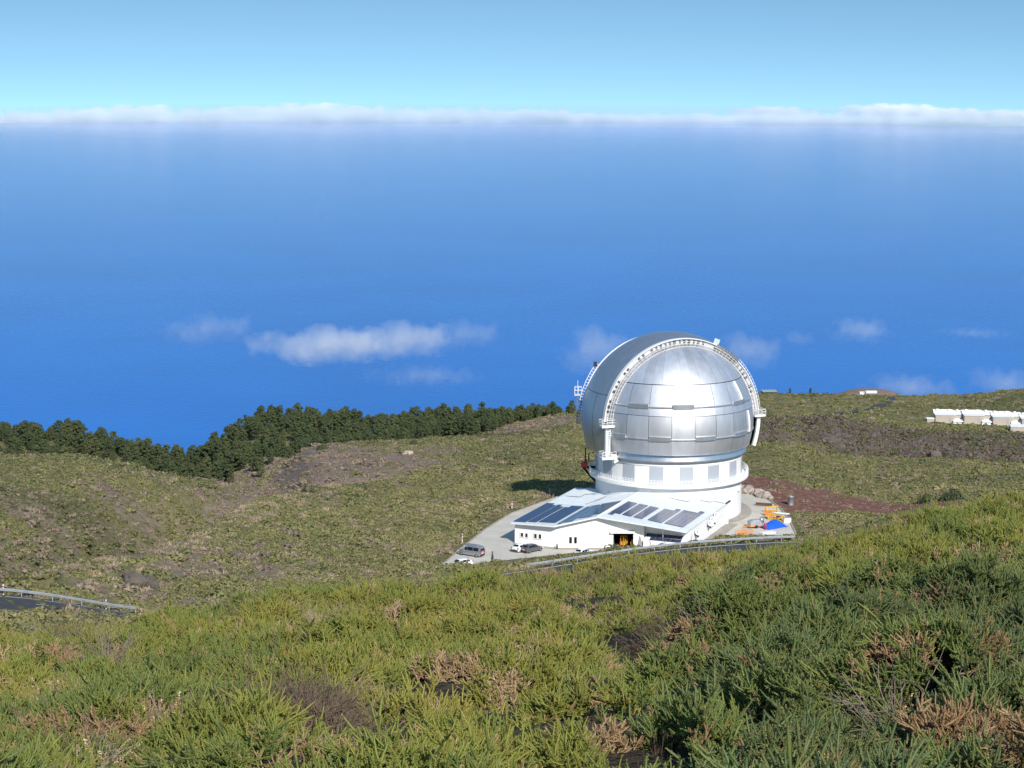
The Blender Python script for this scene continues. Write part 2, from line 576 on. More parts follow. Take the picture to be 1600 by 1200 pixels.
# level the road bed
sel = (RG > 190) & (RG < 330) & (np.abs(AZ) < 0.42)[:, None]
xs, ys = XG[sel], YG[sel]
best = np.full(xs.shape, 1e9)
bz = np.zeros(xs.shape)
boff = np.zeros(xs.shape)
mid = ROAD[:, :2] + RN * (RW / 2)
for k in range(0, len(ROAD), 2):
    d = np.hypot(xs - mid[k, 0], ys - mid[k, 1])
    m = d < best
    best[m] = d[m]
    bz[m] = ROAD[k, 2]
wgt = smooth01((10.0 - best) / 4.5)
zs = ZG[sel]
ZG[sel] = zs * (1 - wgt) + (bz - 0.25) * wgt
pd = poly_dist(XG, YG, PLATXY)
wp = smooth01((5.0 - pd) / 5.0)
ZG = np.where(pd < 5, ZG * (1 - wp) + (-0.3) * wp, ZG)


def terr(x, y):
    return _interp(ZG, np.asarray(x, float), np.asarray(y, float))


# ground-cover masks (what grows or lies where)
def px_of(x, y):
    return 800 + x / np.maximum(y, 1e-3) * F * math.cos(PITCH)


def row_of(x, y, z):
    dz = z - ZC
    f = y * math.cos(PITCH) - dz * math.sin(PITCH)
    return 600 - F * (y * math.sin(PITCH) + dz * math.cos(PITCH)) / f


def blob(x, y, cx, cy_, rx, ry, ang=0.0, ns=20.0, seed=0):
    c, s = math.cos(ang), math.sin(ang)
    u, v = ((x - cx) * c + (y - cy_) * s) / rx, (-(x - cx) * s + (y - cy_) * c) / ry
    d = np.sqrt(u * u + v * v) + 0.45 * fbm(x / ns, y / ns, 3, seed)
    return smooth01((1.15 - d) / 0.4)


def masks(x, y):
    z = terr(x, y)
    r = np.hypot(x, y)
    p = px_of(x, y)
    b1 = atr(520, 735, 505)
    br = blob(x, y, b1[0], b1[1], 32, 46, R(-25), 22, 31)
    b2 = atr(440, 760, 540)
    br = np.maximum(br, blob(x, y, b2[0], b2[1], 20, 32, 0, 16, 32))
    b3 = atr(860, 662, 615)
    br = np.maximum(br, blob(x, y, b3[0], b3[1], 26, 26, 0, 16, 33))
    b3 = atr(380, 745, 590)
    br = np.maximum(br, blob(x, y, b3[0], b3[1], 30, 40, 0, 16, 37))
    for (cx, cy_, rr_, wx, wy) in ((430, 880, 310, 12, 9), (330, 900, 290, 16, 12), (265, 890, 300, 9, 16), (230, 935, 255, 10, 6), (560, 848, 345, 7, 5), (310, 815, 405, 12, 16), (180, 770, 450, 10, 12), (90, 835, 335, 8, 8), (40, 790, 400, 9, 10), (640, 700, 540, 14, 10)):
        q = atr(cx, cy_, rr_)
        br = np.maximum(br, 0.62 * blob(x, y, q[0], q[1], wx, wy, R(20), 10, int(cx)))
    sp = spur_dist(x, y)
    br = np.maximum(br, 0.62 * np.exp(-((sp - 26) / 14) ** 2) * smooth01((fbm(x / 12, y / 12, 3, 66) + 0.5) / 0.5))
    red = np.zeros_like(br)
    for (cx, cy_, wx, wy) in ((1215, 772, 15, 20), (1265, 774, 17, 20), (1330, 778, 18, 17), (1395, 782, 18, 13), (1450, 786, 12, 8), (1170, 760, 8, 12)):
        q = atz(cx, cy_, -1.0)
        red = np.maximum(red, blob(x, y, q[0], q[1], wx, wy, 0, 8, int(cx)))
    g = smooth01((p - 1120) / 60) * smooth01((r - 566) / 10) * smooth01((666 - r) / 16)
    g = g * smooth01((fbm(x / 22, y / 22, 3, 77) + 0.55) / 0.4)
    return br, red, g


BR, RED, GUL = masks(XG.ravel(), YG.ravel())

nA, nR = ZG.shape
verts = np.stack([XG, YG, ZG], -1).reshape(-1, 3)
ii, jj = np.meshgrid(np.arange(nA - 1), np.arange(nR - 1), indexing='ij')
q0 = (ii * nR + jj).ravel()
faces = np.stack([q0, q0 + 1, q0 + nR + 1, q0 + nR], 1)[:, ::-1]
me = bpy.data.meshes.new("terrain")
me.vertices.add(len(verts)); me.vertices.foreach_set("co", verts.ravel())
me.loops.add(faces.size); me.loops.foreach_set("vertex_index", faces.ravel().astype(np.int32))
me.polygons.add(len(faces)); me.polygons.foreach_set("loop_start", np.arange(0, faces.size, 4, dtype=np.int32))
me.update(calc_edges=True); me.validate()
me.polygons.foreach_set("use_smooth", [True] * len(me.polygons))
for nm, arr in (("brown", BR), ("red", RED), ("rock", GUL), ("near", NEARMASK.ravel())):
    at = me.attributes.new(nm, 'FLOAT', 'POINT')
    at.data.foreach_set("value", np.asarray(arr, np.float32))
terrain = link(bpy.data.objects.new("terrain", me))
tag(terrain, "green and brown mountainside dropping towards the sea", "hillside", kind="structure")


def ramp(nt, stops):
    r = nt.nodes.new("ShaderNodeValToRGB")
    el = r.color_ramp.elements
    while len(el) < len(stops):
        el.new(0.5)
    for e, (p, c) in zip(el, stops):
        e.position = p
        e.color = (*c, 1)
    return r


def noise_node(nt, vec, scale, detail=4, rough=0.55):
    n = nt.nodes.new("ShaderNodeTexNoise")
    n.inputs["Scale"].default_value = scale
    n.inputs["Detail"].default_value = detail
    n.inputs["Roughness"].default_value = rough
    nt.links.new(vec, n.inputs["Vector"])
    return n


def mixc(nt, fac, a, b):
    m = nt.nodes.new("ShaderNodeMix")
    m.data_type = 'RGBA'
    for s_, v in ((m.inputs[0], fac), (m.inputs[6], a), (m.inputs[7], b)):
        if isinstance(v, (int, float)):
            s_.default_value = v
        elif isinstance(v, tuple):
            s_.default_value = (*v, 1)
        else:
            nt.links.new(v, s_)
    return m.outputs[2]


def terrain_mat():
    m = bpy.data.materials.new("hillside_ground")
    m.use_nodes = True
    nt = m.node_tree
    b = nt.nodes["Principled BSDF"]
    b.inputs["Roughness"].default_value = 0.95
    b.inputs["Specular IOR Level"].default_value = 0.1
    tc = nt.nodes.new("ShaderNodeTexCoord").outputs["Object"]
    n1 = noise_node(nt, tc, 0.035, 5)
    n2 = noise_node(nt, tc, 0.9, 5, 0.7)
    grass = ramp(nt, [(0.30, (0.10, 0.085, 0.055)), (0.45, (0.17, 0.155, 0.07)), (0.60, (0.24, 0.20, 0.11)), (0.75, (0.33, 0.27, 0.16))])
    nt.links.new(n2.outputs[0], grass.inputs[0])
    green = ramp(nt, [(0.3, (0.07, 0.075, 0.03)), (0.6, (0.14, 0.14, 0.055)), (0.75, (0.22, 0.19, 0.10))])
    nt.links.new(n2.outputs[0], green.inputs[0])
    f = ramp(nt, [(0.42, (0, 0, 0)), (0.58, (1, 1, 1))])
    nt.links.new(n1.outputs[0], f.inputs[0])
    c = mixc(nt, f.outputs[0], green.outputs[0], grass.outputs[0])

    def attr(nm):
        a = nt.nodes.new("ShaderNodeAttribute")
        a.attribute_name = nm
        return a.outputs["Fac"]
    brown = ramp(nt, [(0.3, (0.13, 0.095, 0.075)), (0.55, (0.23, 0.175, 0.14)), (0.75, (0.34, 0.27, 0.21))])
    nt.links.new(n2.outputs[0], brown.inputs[0])
    c = mixc(nt, attr("brown"), c, brown.outputs[0])
    red = ramp(nt, [(0.35, (0.14, 0.062, 0.046)), (0.56, (0.20, 0.10, 0.075)), (0.68, (0.38, 0.27, 0.19))])
    nt.links.new(n2.outputs[0], red.inputs[0])
    c = mixc(nt, attr("red"), c, red.outputs[0])
    rock = ramp(nt, [(0.3, (0.07, 0.055, 0.05)), (0.55, (0.15, 0.115, 0.10)), (0.75, (0.25, 0.20, 0.17))])
    nt.links.new(n2.outputs[0], rock.inputs[0])
    c = mixc(nt, attr("rock"), c, rock.outputs[0])
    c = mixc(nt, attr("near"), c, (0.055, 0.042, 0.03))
    nt.links.new(c, b.inputs["Base Color"])
    bp = nt.nodes.new("ShaderNodeBump")
    bp.inputs["Strength"].default_value = 0.8
    bp.inputs["Distance"].default_value = 0.5
    nt.links.new(n2.outputs[0], bp.inputs["Height"])
    nt.links.new(bp.outputs[0], b.inputs["Normal"])
    return m


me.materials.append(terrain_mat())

# ------------------------------------------------------------------ sea
def sea_mat():
    m = bpy.data.materials.new("deep_sea")
    m.use_nodes = True
    nt = m.node_tree
    b = nt.nodes["Principled BSDF"]
    tc = nt.nodes.new("ShaderNodeTexCoord").outputs["Object"]
    n = noise_node(nt, tc, 0.0004, 6, 0.6)
    c = ramp(nt, [(0.35, (0.004, 0.138, 0.53)), (0.65, (0.005, 0.165, 0.61))])
    nt.links.new(n.outputs[0], c.inputs[0])
    nt.links.new(c.outputs[0], b.inputs["Base Color"])
    b.inputs["Roughness"].default_value = 0.07
    b.inputs["IOR"].default_value = 1.42
    b.inputs["Specular IOR Level"].default_value = 0.5
    b.inputs["Specular Tint"].default_value = (0.78, 1, 1, 1)
    n3 = noise_node(nt, tc, 0.02, 3, 0.6)
    bp = nt.nodes.new("ShaderNodeBump")
    bp.inputs["Strength"].default_value = 1.0
    bp.inputs["Distance"].default_value = 2.2
    nt.links.new(n3.outputs[0], bp.inputs["Height"])
    nt.links.new(bp.outputs[0], b.inputs["Normal"])
    return m


ZSEA = -2260.0
sv, sf = [], []
rings = [400, 3000, 8000, 16000, 30000, 50000, 70000, 84800]
NS = 192
for r_ in rings:
    for k in range(NS):
        t = 2 * math.pi * k / NS
        sv.append((r_ * math.cos(t), r_ * math.sin(t), ZSEA))
for i in range(len(rings) - 1):
    for k in range(NS):
        k2 = (k + 1) % NS
        sf.append((i * NS + k, (i + 1) * NS + k, (i + 1) * NS + k2, i * NS + k2))
sea = mesh_obj("sea", sv, sf, sea_mat())
tag(sea, "wide deep blue sea reaching to the cloudy horizon", "sea", kind="structure")

# ------------------------------------------------------------------ car park and road
plat = MB().prism([(p[0], p[1]) for p in PLAT], -0.6, 0.0).obj("car_park", M_conc)
tag(plat, "pale concrete car park around the observatory building", "car park", kind="structure")
kb = MB()
for i in range(len(PLAT)):
    a, b = PLAT[i], PLAT[(i + 1) % len(PLAT)]
    if 8 <= i <= 16 or i >= 23:
        continue
    d = (b - a)
    kb.box((a + b) / 2 + Vector((0, 0, 0.02)), (d.length + 0.2, 0.3, 0.3), Matrix.Rotation(math.atan2(d[1], d[0]), 3, 'Z'))
tag(kb.obj("kerb", M_kerb), "low grey kerb round the pale car park", "kerb", kind="structure")


def strip(line, normals, o0, o1, dz, name, m, dash=None):
    vs_, fs_ = [], []
    for i in range(len(line)):
        for o in (o0, o1):
            vs_.append((line[i][0] + normals[i][0] * o, line[i][1] + normals[i][1] * o, line[i][2] + dz))
    for i in range(len(line) - 1):
        if dash and (i % dash[1]) >= dash[0]:
            continue
        fs_.append((2 * i, 2 * i + 1, 2 * i + 3, 2 * i + 2)[::-1])
    return mesh_obj(name, vs_, fs_, m)


road = MB()
n = len(ROAD)
v_, f_ = [], []
for i in range(n):
    for o, dz in ((-0.6, -0.5), (-0.55, 0.0), (RW, 0.0), (RW + 0.1, -0.5)):
        v_.append((ROAD[i, 0] + RN[i, 0] * o, ROAD[i, 1] + RN[i, 1] * o, ROAD[i, 2] + dz))
for i in range(n - 1):
    for k in range(3):
        f_.append((4 * i + k, 4 * i + k + 4, 4 * i + k + 5, 4 * i + k + 1)[::-1])
tag(mesh_obj("road", v_, f_, M_asph), "dark asphalt mountain road curving behind the shrubs", "road", kind="structure")
tag(strip(ROAD, RN, 0.15, 0.33, 0.006, "road_edge_line", M_line), "white painted edge line of the asphalt road", "road marking", kind="structure")
tag(strip(ROAD, RN, 3.45, 3.6, 0.006, "road_centre_line", M_line, (1, 4)), "broken white centre line of the asphalt road", "road marking", kind="structure")


def guard_rail(i0, i1, label):
    g = thing("guard_rail", label, "guard rail", tuple(ROAD[i0]), 0, "steel guard rails along the mountain road")
    o = Vector(ROAD[i0])
    bm_ = MB()
    prof_ = [(-0.03, 0.44), (0.05, 0.50), (0.05, 0.56), (-0.03, 0.60), (0.05, 0.64), (0.05, 0.70), (-0.03, 0.76), (-0.05, 0.76), (-0.05, 0.44)]
    k = len(prof_)
    pts = range(i0, i1)
    for i in pts:
        for a, b in prof_:
            off = -0.35 + a
            bm_.v.append((ROAD[i, 0] + RN[i, 0] * off - o[0], ROAD[i, 1] + RN[i, 1] * off - o[1], ROAD[i, 2] + b * 1.1 - o[2]))
    for i in range(len(pts) - 1):
        for q in range(k):
            q2 = (q + 1) % k
            bm_.f.append((i * k + q, i * k + q2, (i + 1) * k + q2, (i + 1) * k + q))
    bm_.obj("rail_beam", M_galv, g)
    post = None
    for i in range(i0, i1, 2):
        p = (ROAD[i, 0] - RN[i, 0] * 0.47 - o[0], ROAD[i, 1] - RN[i, 1] * 0.47 - o[1], ROAD[i, 2] - o[2])
        if post is None:
            post = MB().box((0, 0, 0.25), (0.10, 0.14, 1.1)).obj("post", M_galv, g, loc=p)
        else:
            inst(post, g, p)


def near_i(px, r_=260):
    return int(np.argmin(np.abs(px_of(ROAD[:, 0], ROAD[:, 1]) - px)))


guard_rail(0, near_i(235), "curved steel guard rail beside the dark road at the lower left hillside")
guard_rail(near_i(835), near_i(1262), "long steel guard rail running past the front of the white building")
mk = MB().tube([(0, 0, -0.3), (0, 0, 1.15)], 0.07, 6)
for i, px in enumerate((5, 166)):
    k = near_i(px)
    t = thing("marker_post", ("slim white marker post behind the guard rail at the left picture edge", "slim white marker post near the grey boulder by the road")[i], "marker post",
              (ROAD[k, 0] - RN[k, 0] * 1.1, ROAD[k, 1] - RN[k, 1] * 1.1, ROAD[k, 2]), 0, "road marker posts")
    mk.obj("post", M_white, t)
    MB().tube([(0, 0, 0.82), (0, 0, 0.95)], 0.078, 6).obj("band", M_red, t)

# ------------------------------------------------------------------ telescope dome
YAW = -math.atan2(TX, TY)
dome = thing("telescope_dome", "large silver telescope dome with white arched slit frame on round tower", "dome", (TX, TY, 0), YAW)
ZS = 18.9
PSI, DN = R(25), 5.56
nrm = Vector((math.sin(PSI), -math.cos(PSI), 0))
uvec = Vector((math.cos(PSI), math.sin(PSI), 0))
ctr = Vector((0, 0, ZS))


def cut(o, planes):
    bm = bmesh.new()
    bm.from_mesh(o.data)
    for co, no in planes:
        bmesh.ops.bisect_plane(bm, geom=bm.verts[:] + bm.edges[:] + bm.faces[:], plane_co=co, plane_no=no, clear_outer=True)
    bm.to_mesh(o.data)
    bm.free()
    return o


def patch(rad, p0, p1, a0, a1, nu, nv, zoff=0.0):
    vs_, fs_ = [], []
    for i in range(nv + 1):
        p = p0 + (p1 - p0) * i / nv
        for j in range(nu + 1):
            a = a0 + (a1 - a0) * j / nu
            vs_.append((rad * math.cos(p) * math.sin(a), -rad * math.cos(p) * math.cos(a), ZS + rad * math.sin(p) + zoff))
    for i in range(nv):
        for j in range(nu):
            q = i * (nu + 1) + j
            fs_.append((q, q + 1, q + nu + 2, q + nu + 1))
    return vs_, fs_


# outer shell: three great plates with thin seams between
for (p0, p1, nm) in ((-18.4, 20.6, 0), (20.9, 90, 1)):
    for (a0, a1) in ((70, 178), (178.4, 300), (300.4, 430)) if nm == 0 else ((-110, 175), (175.4, 250)):
        o = mesh_obj("shell_panel", *patch(17.7, R(p0), R(p1), R(a0), R(a1), 40, 24), M_shell, dome, True)
        cut(o, [(ctr + nrm * DN, nrm)])
lining = MB().add(*patch(17.5, R(-18.4), R(90), 0, 2 * math.pi, 72, 36)).obj("inner_lining", M_dark, dome, True)
cut(lining, [(ctr + nrm * (DN - 0.05), nrm)])
# front: rows of curved aluminium panels
STEP = R(15.6)
rows = [(-16.3, -5.5, 16.86, 5), (-5.05, 10.45, 16.92, 6), (10.75, 16.0, 17.02, 3), (16.3, 31.9, 16.94, 6), (32.35, 74, 16.98, 12)]
for ri, (p0, p1, rad, nv) in enumerate(rows):
    st = STEP if ri not in (4,) else STEP / 2
    for k in range(-5, 10) if ri != 4 else range(-12, 20):
        a0, a1 = R(1.8) + k * st, R(1.8) + (k + 1) * st
        if abs((a0 + a1) / 2 - PSI) > R(84):
            continue
        g_ = 0.0022 if ri in (1, 3) else 0.0006
        o = mesh_obj("front_panel", *patch(rad + 0.03 * random.random(), R(p0), R(p1), a0 + g_, a1 - g_, 6, nv), M_dome, dome, True)
        cut(o, [(ctr + nrm * (DN - 0.0), -nrm)])
        if len(o.data.polygons) == 0:
            bpy.data.objects.remove(o)
o = mesh_obj("front_cap", *patch(16.98, R(74.2), R(90), 0, 2 * math.pi, 48, 5), M_dome, dome, True)
cut(o, [(ctr + nrm * DN, -nrm)])
o = mesh_obj("seam_backing", *patch(16.72, R(-16.3), R(89), R(25 - 95), R(25 + 95), 48, 36), M_dark, dome, True)
cut(o, [(ctr + nrm * (DN - 0.02), -nrm)])
# drip lips under the two moving rows, with three deeper boxes each
for (ph, rad, ks) in ((-5.1, 17.0, (-3, -1, 1, 3)), (16.1, 17.06, (-2, 0, 3))):
    vs_, fs_ = [], []
    m_ = 60
    for i in range(m_ + 1):
        a = PSI - R(80) + R(160) * i / m_
        for rr_, dz in ((rad - 0.2, 0.25), (rad + 0.12, 0.12), (rad + 0.12, -0.06), (rad - 0.2, -0.06)):
            vs_.append((rr_ * math.cos(R(ph)) * math.sin(a), -rr_ * math.cos(R(ph)) * math.cos(a), ZS + rad * math.sin(R(ph)) + dz))
    for i in range(m_):
        for q in range(4):
            fs_.append((i * 4 + q, (i + 1) * 4 + q, (i + 1) * 4 + (q + 1) % 4, i * 4 + (q + 1) % 4))
    cut(mesh_obj("drip_lip", vs_, fs_, M_skirt, dome), [(ctr + nrm * (DN + 0.1), -nrm)])
    for k in ks:
        a0, a1 = R(2.4) + k * STEP, R(1.2) + (k + 1) * STEP
        vs_, fs_ = [], []
        for i in range(7):
            a = a0 + (a1 - a0) * i / 6
            for rr_, dz in ((rad - 0.1, 0.75), (rad + 0.22, 0.62), (rad + 0.26, -0.18), (rad - 0.1, -0.18)):
                vs_.append((rr_ * math.cos(R(ph)) * math.sin(a), -rr_ * math.cos(R(ph)) * math.cos(a), ZS + rad * math.sin(R(ph)) + dz))
        for i in range(6):
            for q in range(4):
                fs_.append((i * 4 + q, (i + 1) * 4 + q, (i + 1) * 4 + (q + 1) % 4, i * 4 + (q + 1) % 4))
        fs_ += [(0, 1, 2, 3), (27, 26, 25, 24)]
        mesh_obj("lip_box", vs_, fs_, M_skirt, dome)
# slanting guide bars at the right end of the rows
for (p0, p1, az) in ((17, 31.5, 60), (-4.5, 10, 64)):
    mb = MB()
    pts = [(17.12 * math.cos(R(p)) * math.sin(R(az + 6 * (31 - p) / 40)), -17.12 * math.cos(R(p)) * math.cos(R(az + 6 * (31 - p) / 40)), ZS + 17.12 * math.sin(R(p))) for p in np.linspace(p0, p1, 6)]
    mb.tube(pts, 0.22, 5).obj("guide_bar", M_whitemetal, dome)
# skirt
skirt = MB().lathe([(16.3, 14.3), (15.5, 14.22), (15.36, 14.1), (15.62, 12.95), (15.75, 12.9), (15.75, 12.72), (14.9, 12.7)], 96).obj("skirt_ring", M_skirt, dome, False)
auto_smooth(skirt, 20)
MB().lathe([(16.9, ZS - 4.9), (16.95, 14.05), (16.3, 13.1), (15.6, 13.1)], 64, PSI + R(0), PSI + R(180)).obj("rear_skirt", M_shell, dome, True)


# white arched frame of the slit
def arch_pt(rad, th, off):
    return ctr + nrm * off + uvec * (rad * math.cos(th)) + Vector((0, 0, rad * math.sin(th)))


def arch_ring(r0, r1, o0, o1, t0, t1, n_=72):
    vs_, fs_ = [], []
    for i in range(n_ + 1):
        t = t0 + (t1 - t0) * i / n_
        vs_ += [arch_pt(r0, t, o0), arch_pt(r1, t, o0), arch_pt(r1, t, o1), arch_pt(r0, t, o1)]
    for i in range(n_):
        for q in range(4):
            fs_.append((i * 4 + q, (i + 1) * 4 + q, (i + 1) * 4 + (q + 1) % 4, i * 4 + (q + 1) % 4)[::-1])
    fs_ += [(0, 1, 2, 3), (n_ * 4 + 3, n_ * 4 + 2, n_ * 4 + 1, n_ * 4)]
    return vs_, fs_


M_arch = mat("arch_grey", (0.55, 0.55, 0.55), 0.5)
M_trim0 = mat("dark_cable_box", (0.07, 0.07, 0.075), 0.7)
T0, T1 = R(4), R(176)
mesh_obj("arch_frame", *arch_ring(15.98, 16.98, DN - 0.25, DN + 0.25, T0, T1), M_arch, dome)
mesh_obj("arch_rim", *arch_ring(16.98, 17.12, DN - 0.3, DN + 0.75, T0, T1), M_whitemetal, dome)
mesh_obj("arch_walkway", *arch_ring(15.5, 15.62, DN + 0.3, DN + 1.3, T0, T1), M_arch, dome)
rail = MB()
for rad in (16.1, 16.55):
    rail.tube([arch_pt(rad, t, DN + 1.25) for t in np.linspace(T0, T1, 60)], 0.06, 5)
for t in np.linspace(T0, T1, 58):
    rail.tube([arch_pt(15.55, t, DN + 1.25), arch_pt(16.55, t, DN + 1.25)], 0.045, 4)
rail.obj("arch_railing", M_arch, dome)
outer = MB()
outer.tube([arch_pt(17.6, t, DN + 0.4) for t in np.linspace(R(8), R(44), 16)], 0.05, 4)
for t in np.linspace(R(8), R(44), 16):
    outer.tube([arch_pt(17.1, t, DN + 0.4), arch_pt(17.6, t, DN + 0.4)], 0.04, 4)
outer.obj("outer_railing", M_whitemetal, dome)
for i, t in enumerate(np.linspace(R(12), R(168), 44)):
    if random.random() < 0.78:
        w_ = R(1.2 + 1.2 * random.random())
        mesh_obj("cable_box", *arch_ring(16.15, 16.6 + 0.2 * random.random(), DN + 0.26, DN + 0.4, t, t + w_, 3), M_trim0, dome)
br_ = None
for i, t in enumerate([R(a) for a in (48, 58, 68, 79, 89, 99, 112, 128)]):
    mb = MB()
    p, q = arch_pt(15.5, t, DN + 1.2), arch_pt(14.5, t, DN + 1.9)
    mb.tube([p, q], 0.09, 5).tube([arch_pt(15.5, t - R(1.2), DN + 1.2), arch_pt(15.5, t + R(1.2), DN + 1.2)], 0.1, 5)
    mb.obj("arch_bracket", M_whitemetal, dome)
# machine box and dark rail on the right shoulder
mb = MB()
for t in np.linspace(R(46), R(64), 8):
    mb.box(arch_pt(16.9, t, DN + 0.6), (0.9, 0.9, 0.55), Matrix.Rotation(-(t - R(90)), 3, nrm))
mb.obj("motor_box", M_steel, dome)
mb = MB().box(arch_pt(17.7, R(65), DN + 0.2), (1.1, 0.7, 1.2), Matrix.Rotation(-R(20), 3, nrm))
mb.obj("hoist_head", M_galv, dome)
# lower legs of the frame
mesh_obj("arch_leg", *arch_ring(16.95, 17.65, DN - 0.5, DN + 0.25, R(-19), R(2), 14), M_whitemetal, dome)
lad = MB()
for off in (0.2, 1.1):
    for rad in (15.9, 16.7):
        lad.tube([arch_pt(rad, R(181), DN + off), arch_pt(rad, R(179), DN + off) + Vector((0, 0, -6.3))], 0.07, 5)
for z_ in np.arange(-6.2, 0, 0.4):
    lad.tube([arch_pt(15.9, R(180), DN + 1.1) + Vector((0, 0, z_)), arch_pt(16.7, R(180), DN + 1.1) + Vector((0, 0, z_))], 0.05, 4)
lad.obj("ladder", M_whitemetal, dome)
mb = MB().box(arch_pt(16.2, R(180), DN + 0.2) + Vector((0, 0, -3.2)), (0.9, 0.7, 6.4), Matrix.Rotation(PSI, 3, 'Z'))
mb.obj("ladder_column", M_whitemetal, dome)
mb = MB().add(*arch_ring(15.4, 16.4, DN - 0.2, DN + 0.9, R(200), R(206), 3))
mb.obj("arch_foot", M_whitemetal, dome)


def platform(c, w_, d_, name="service_platform"):
    Mz = Matrix.Rotation(PSI, 3, 'Z')
    o = MB().box(c, (w_, d_, 0.4), Mz).obj(name, M_whitemetal, dome)
    mb = MB()
    cs = [c + Mz @ Vector((sx * w_ / 2, sy * d_ / 2, 0.2)) for sx, sy in ((-1, -1), (1, -1), (1, 1), (-1, 1))]
    for h in (0.55, 1.1):
        mb.tube([q + Vector((0, 0, h)) for q in cs + cs[:1]], 0.05, 4)
    for i in range(4):
        for f_ in (0, 0.33, 0.66):
            q = cs[i].lerp(cs[(i + 1) % 4], f_)
            mb.tube([q, q + Vector((0, 0, 1.1))], 0.045, 4)
    r_ = mb.obj("platform_railing", M_whitemetal, o)
    return o


platform(arch_pt(16.3, R(180), DN + 0.9) + Vector((0, 0, 0.4)), 3.2, 1.7)
platform(arch_pt(16.3, R(180), DN + 0.9) + Vector((0, 0, -6.0)), 3.0, 1.7)
platform(arch_pt(17.2, R(2), DN + 0.3), 2.4, 1.6)
# rear frame seen past the left limb, with mast and weather ball
rear = -DN - 2.0
mb = MB()
mb.tube([arch_pt(16.2, t, rear) for t in np.linspace(R(88), R(190), 40)], 0.12, 5)
mb.tube([arch_pt(16.9, t, rear) for t in np.linspace(R(140), R(168), 16)], 0.07, 4)
for t in np.linspace(R(140), R(168), 14):
    mb.tube([arch_pt(16.2, t, rear), arch_pt(16.9, t, rear)], 0.06, 4)
mb.obj("rear_frame", M_whitemetal, dome)
mb = MB()
mb.box(arch_pt(17.0, R(141), rear), (0.7, 0.7, 0.9))
mb.obj("weather_box", M_dark, dome)
bx0 = Vector((-18.3, 1.0, 0))
mb = MB()
for dx, dy in ((-0.5, -0.4), (0.4, -0.4), (0.4, 0.5), (-0.5, 0.5)):
    mb.tube([bx0 + Vector((dx, dy, 17.2)), bx0 + Vector((dx, dy, 23.2))], 0.08, 4)
for i in range(9):
    z_ = 17.4 + i * 0.65
    mb.tube([bx0 + Vector((-0.5, -0.4, z_)), bx0 + Vector((0.4, -0.4, z_ + 0.65))], 0.06, 4).tube([bx0 + Vector((-0.5, -0.4, z_)), bx0 + Vector((-0.5, 0.5, z_ + 0.65))], 0.06, 4)
    mb.box(bx0 + Vector((0, 0, z_)), (1.0, 0.9, 0.08))
mb.obj("rear_stair", M_steel, dome)
o = MB().box(bx0 + Vector((-0.3, 0, 23.3)), (1.5, 1.3, 0.3)).obj("rear_platform", M_arch, dome)
mb = MB()
for dx in (-1.0, -0.3, 0.4):
    for dy in (-0.7, 0.7):
        mb.tube([bx0 + Vector((dx, dy, 23.4)), bx0 + Vector((dx, dy, 24.9))], 0.05, 4)
for h in (24.2, 24.9):
    mb.tube([bx0 + Vector((-1.0, -0.6, h)), bx0 + Vector((0.4, -0.6, h)), bx0 + Vector((0.4, 0.6, h)), bx0 + Vector((-1.0, 0.6, h)), bx0 + Vector((-1.0, -0.6, h))], 0.05, 4)
mb.tube([bx0 + Vector((-0.4, 0, 23.4)), bx0 + Vector((-0.4, 0, 26.2))], 0.06, 4)
mb.obj("platform_railing", M_whitemetal, o)

# ------------------------------------------------------------------ round tower
tower = thing("observatory_tower", "white round tower with chequered silver panels and railed walkway under the dome", "tower", (TX, TY, 0), YAW)
MB().lathe([(14.85, -0.3), (14.85, 7.6), (14.85, 12.75), (14.4, 12.75)], 128).obj("tower_wall", M_white, tower, True)
M_panel = mat("silver_panel", (0.50, 0.53, 0.58), 0.45, 0.35, rand=0.06)
PAN = R(11.5)
wp_, gp_ = None, None
for k in range(-9, 10):
    a0 = R(-3.5) + k * PAN
    m_ = M_white if k % 2 == 0 else M_panel
    rad = 14.90 if k % 2 == 0 else 14.87
    vs_, fs_ = [], []
    for i in range(5):
        a = a0 + R(0.25) + (PAN - R(0.5)) * i / 4
        for z_ in (8.3, 11.65):
            vs_.append((rad * math.sin(a), -rad * math.cos(a), z_))
    for i in range(4):
        fs_.append((2 * i, 2 * i + 2, 2 * i + 3, 2 * i + 1))
    mesh_obj("vent_door" if k % 2 == 0 else "wall_panel", vs_, fs_, m_, tower, True)
MB().lathe([(14.86, 11.75), (15.0, 11.8), (15.0, 12.05), (14.86, 12.1)], 96).obj("cornice", M_white, tower)
MB().lathe([(14.8, 7.55), (16.2, 7.55), (16.2, 8.05), (14.8, 8.05)], 96).obj("walkway", M_white, tower)
mb = MB()
for h in (0.4, 0.75, 1.1):
    mb.tube([(16.12 * math.sin(a), -16.12 * math.cos(a), 8.05 + h) for a in np.linspace(0, 2 * math.pi, 97)], 0.045, 4)
for k in range(150):
    a = 2 * math.pi * k / 150
    mb.box((16.12 * math.sin(a), -16.12 * math.cos(a), 8.6), (0.09, 0.09, 1.1), Matrix.Rotation(a, 3, 'Z'))
mb.obj("walkway_railing", M_whitemetal, tower)
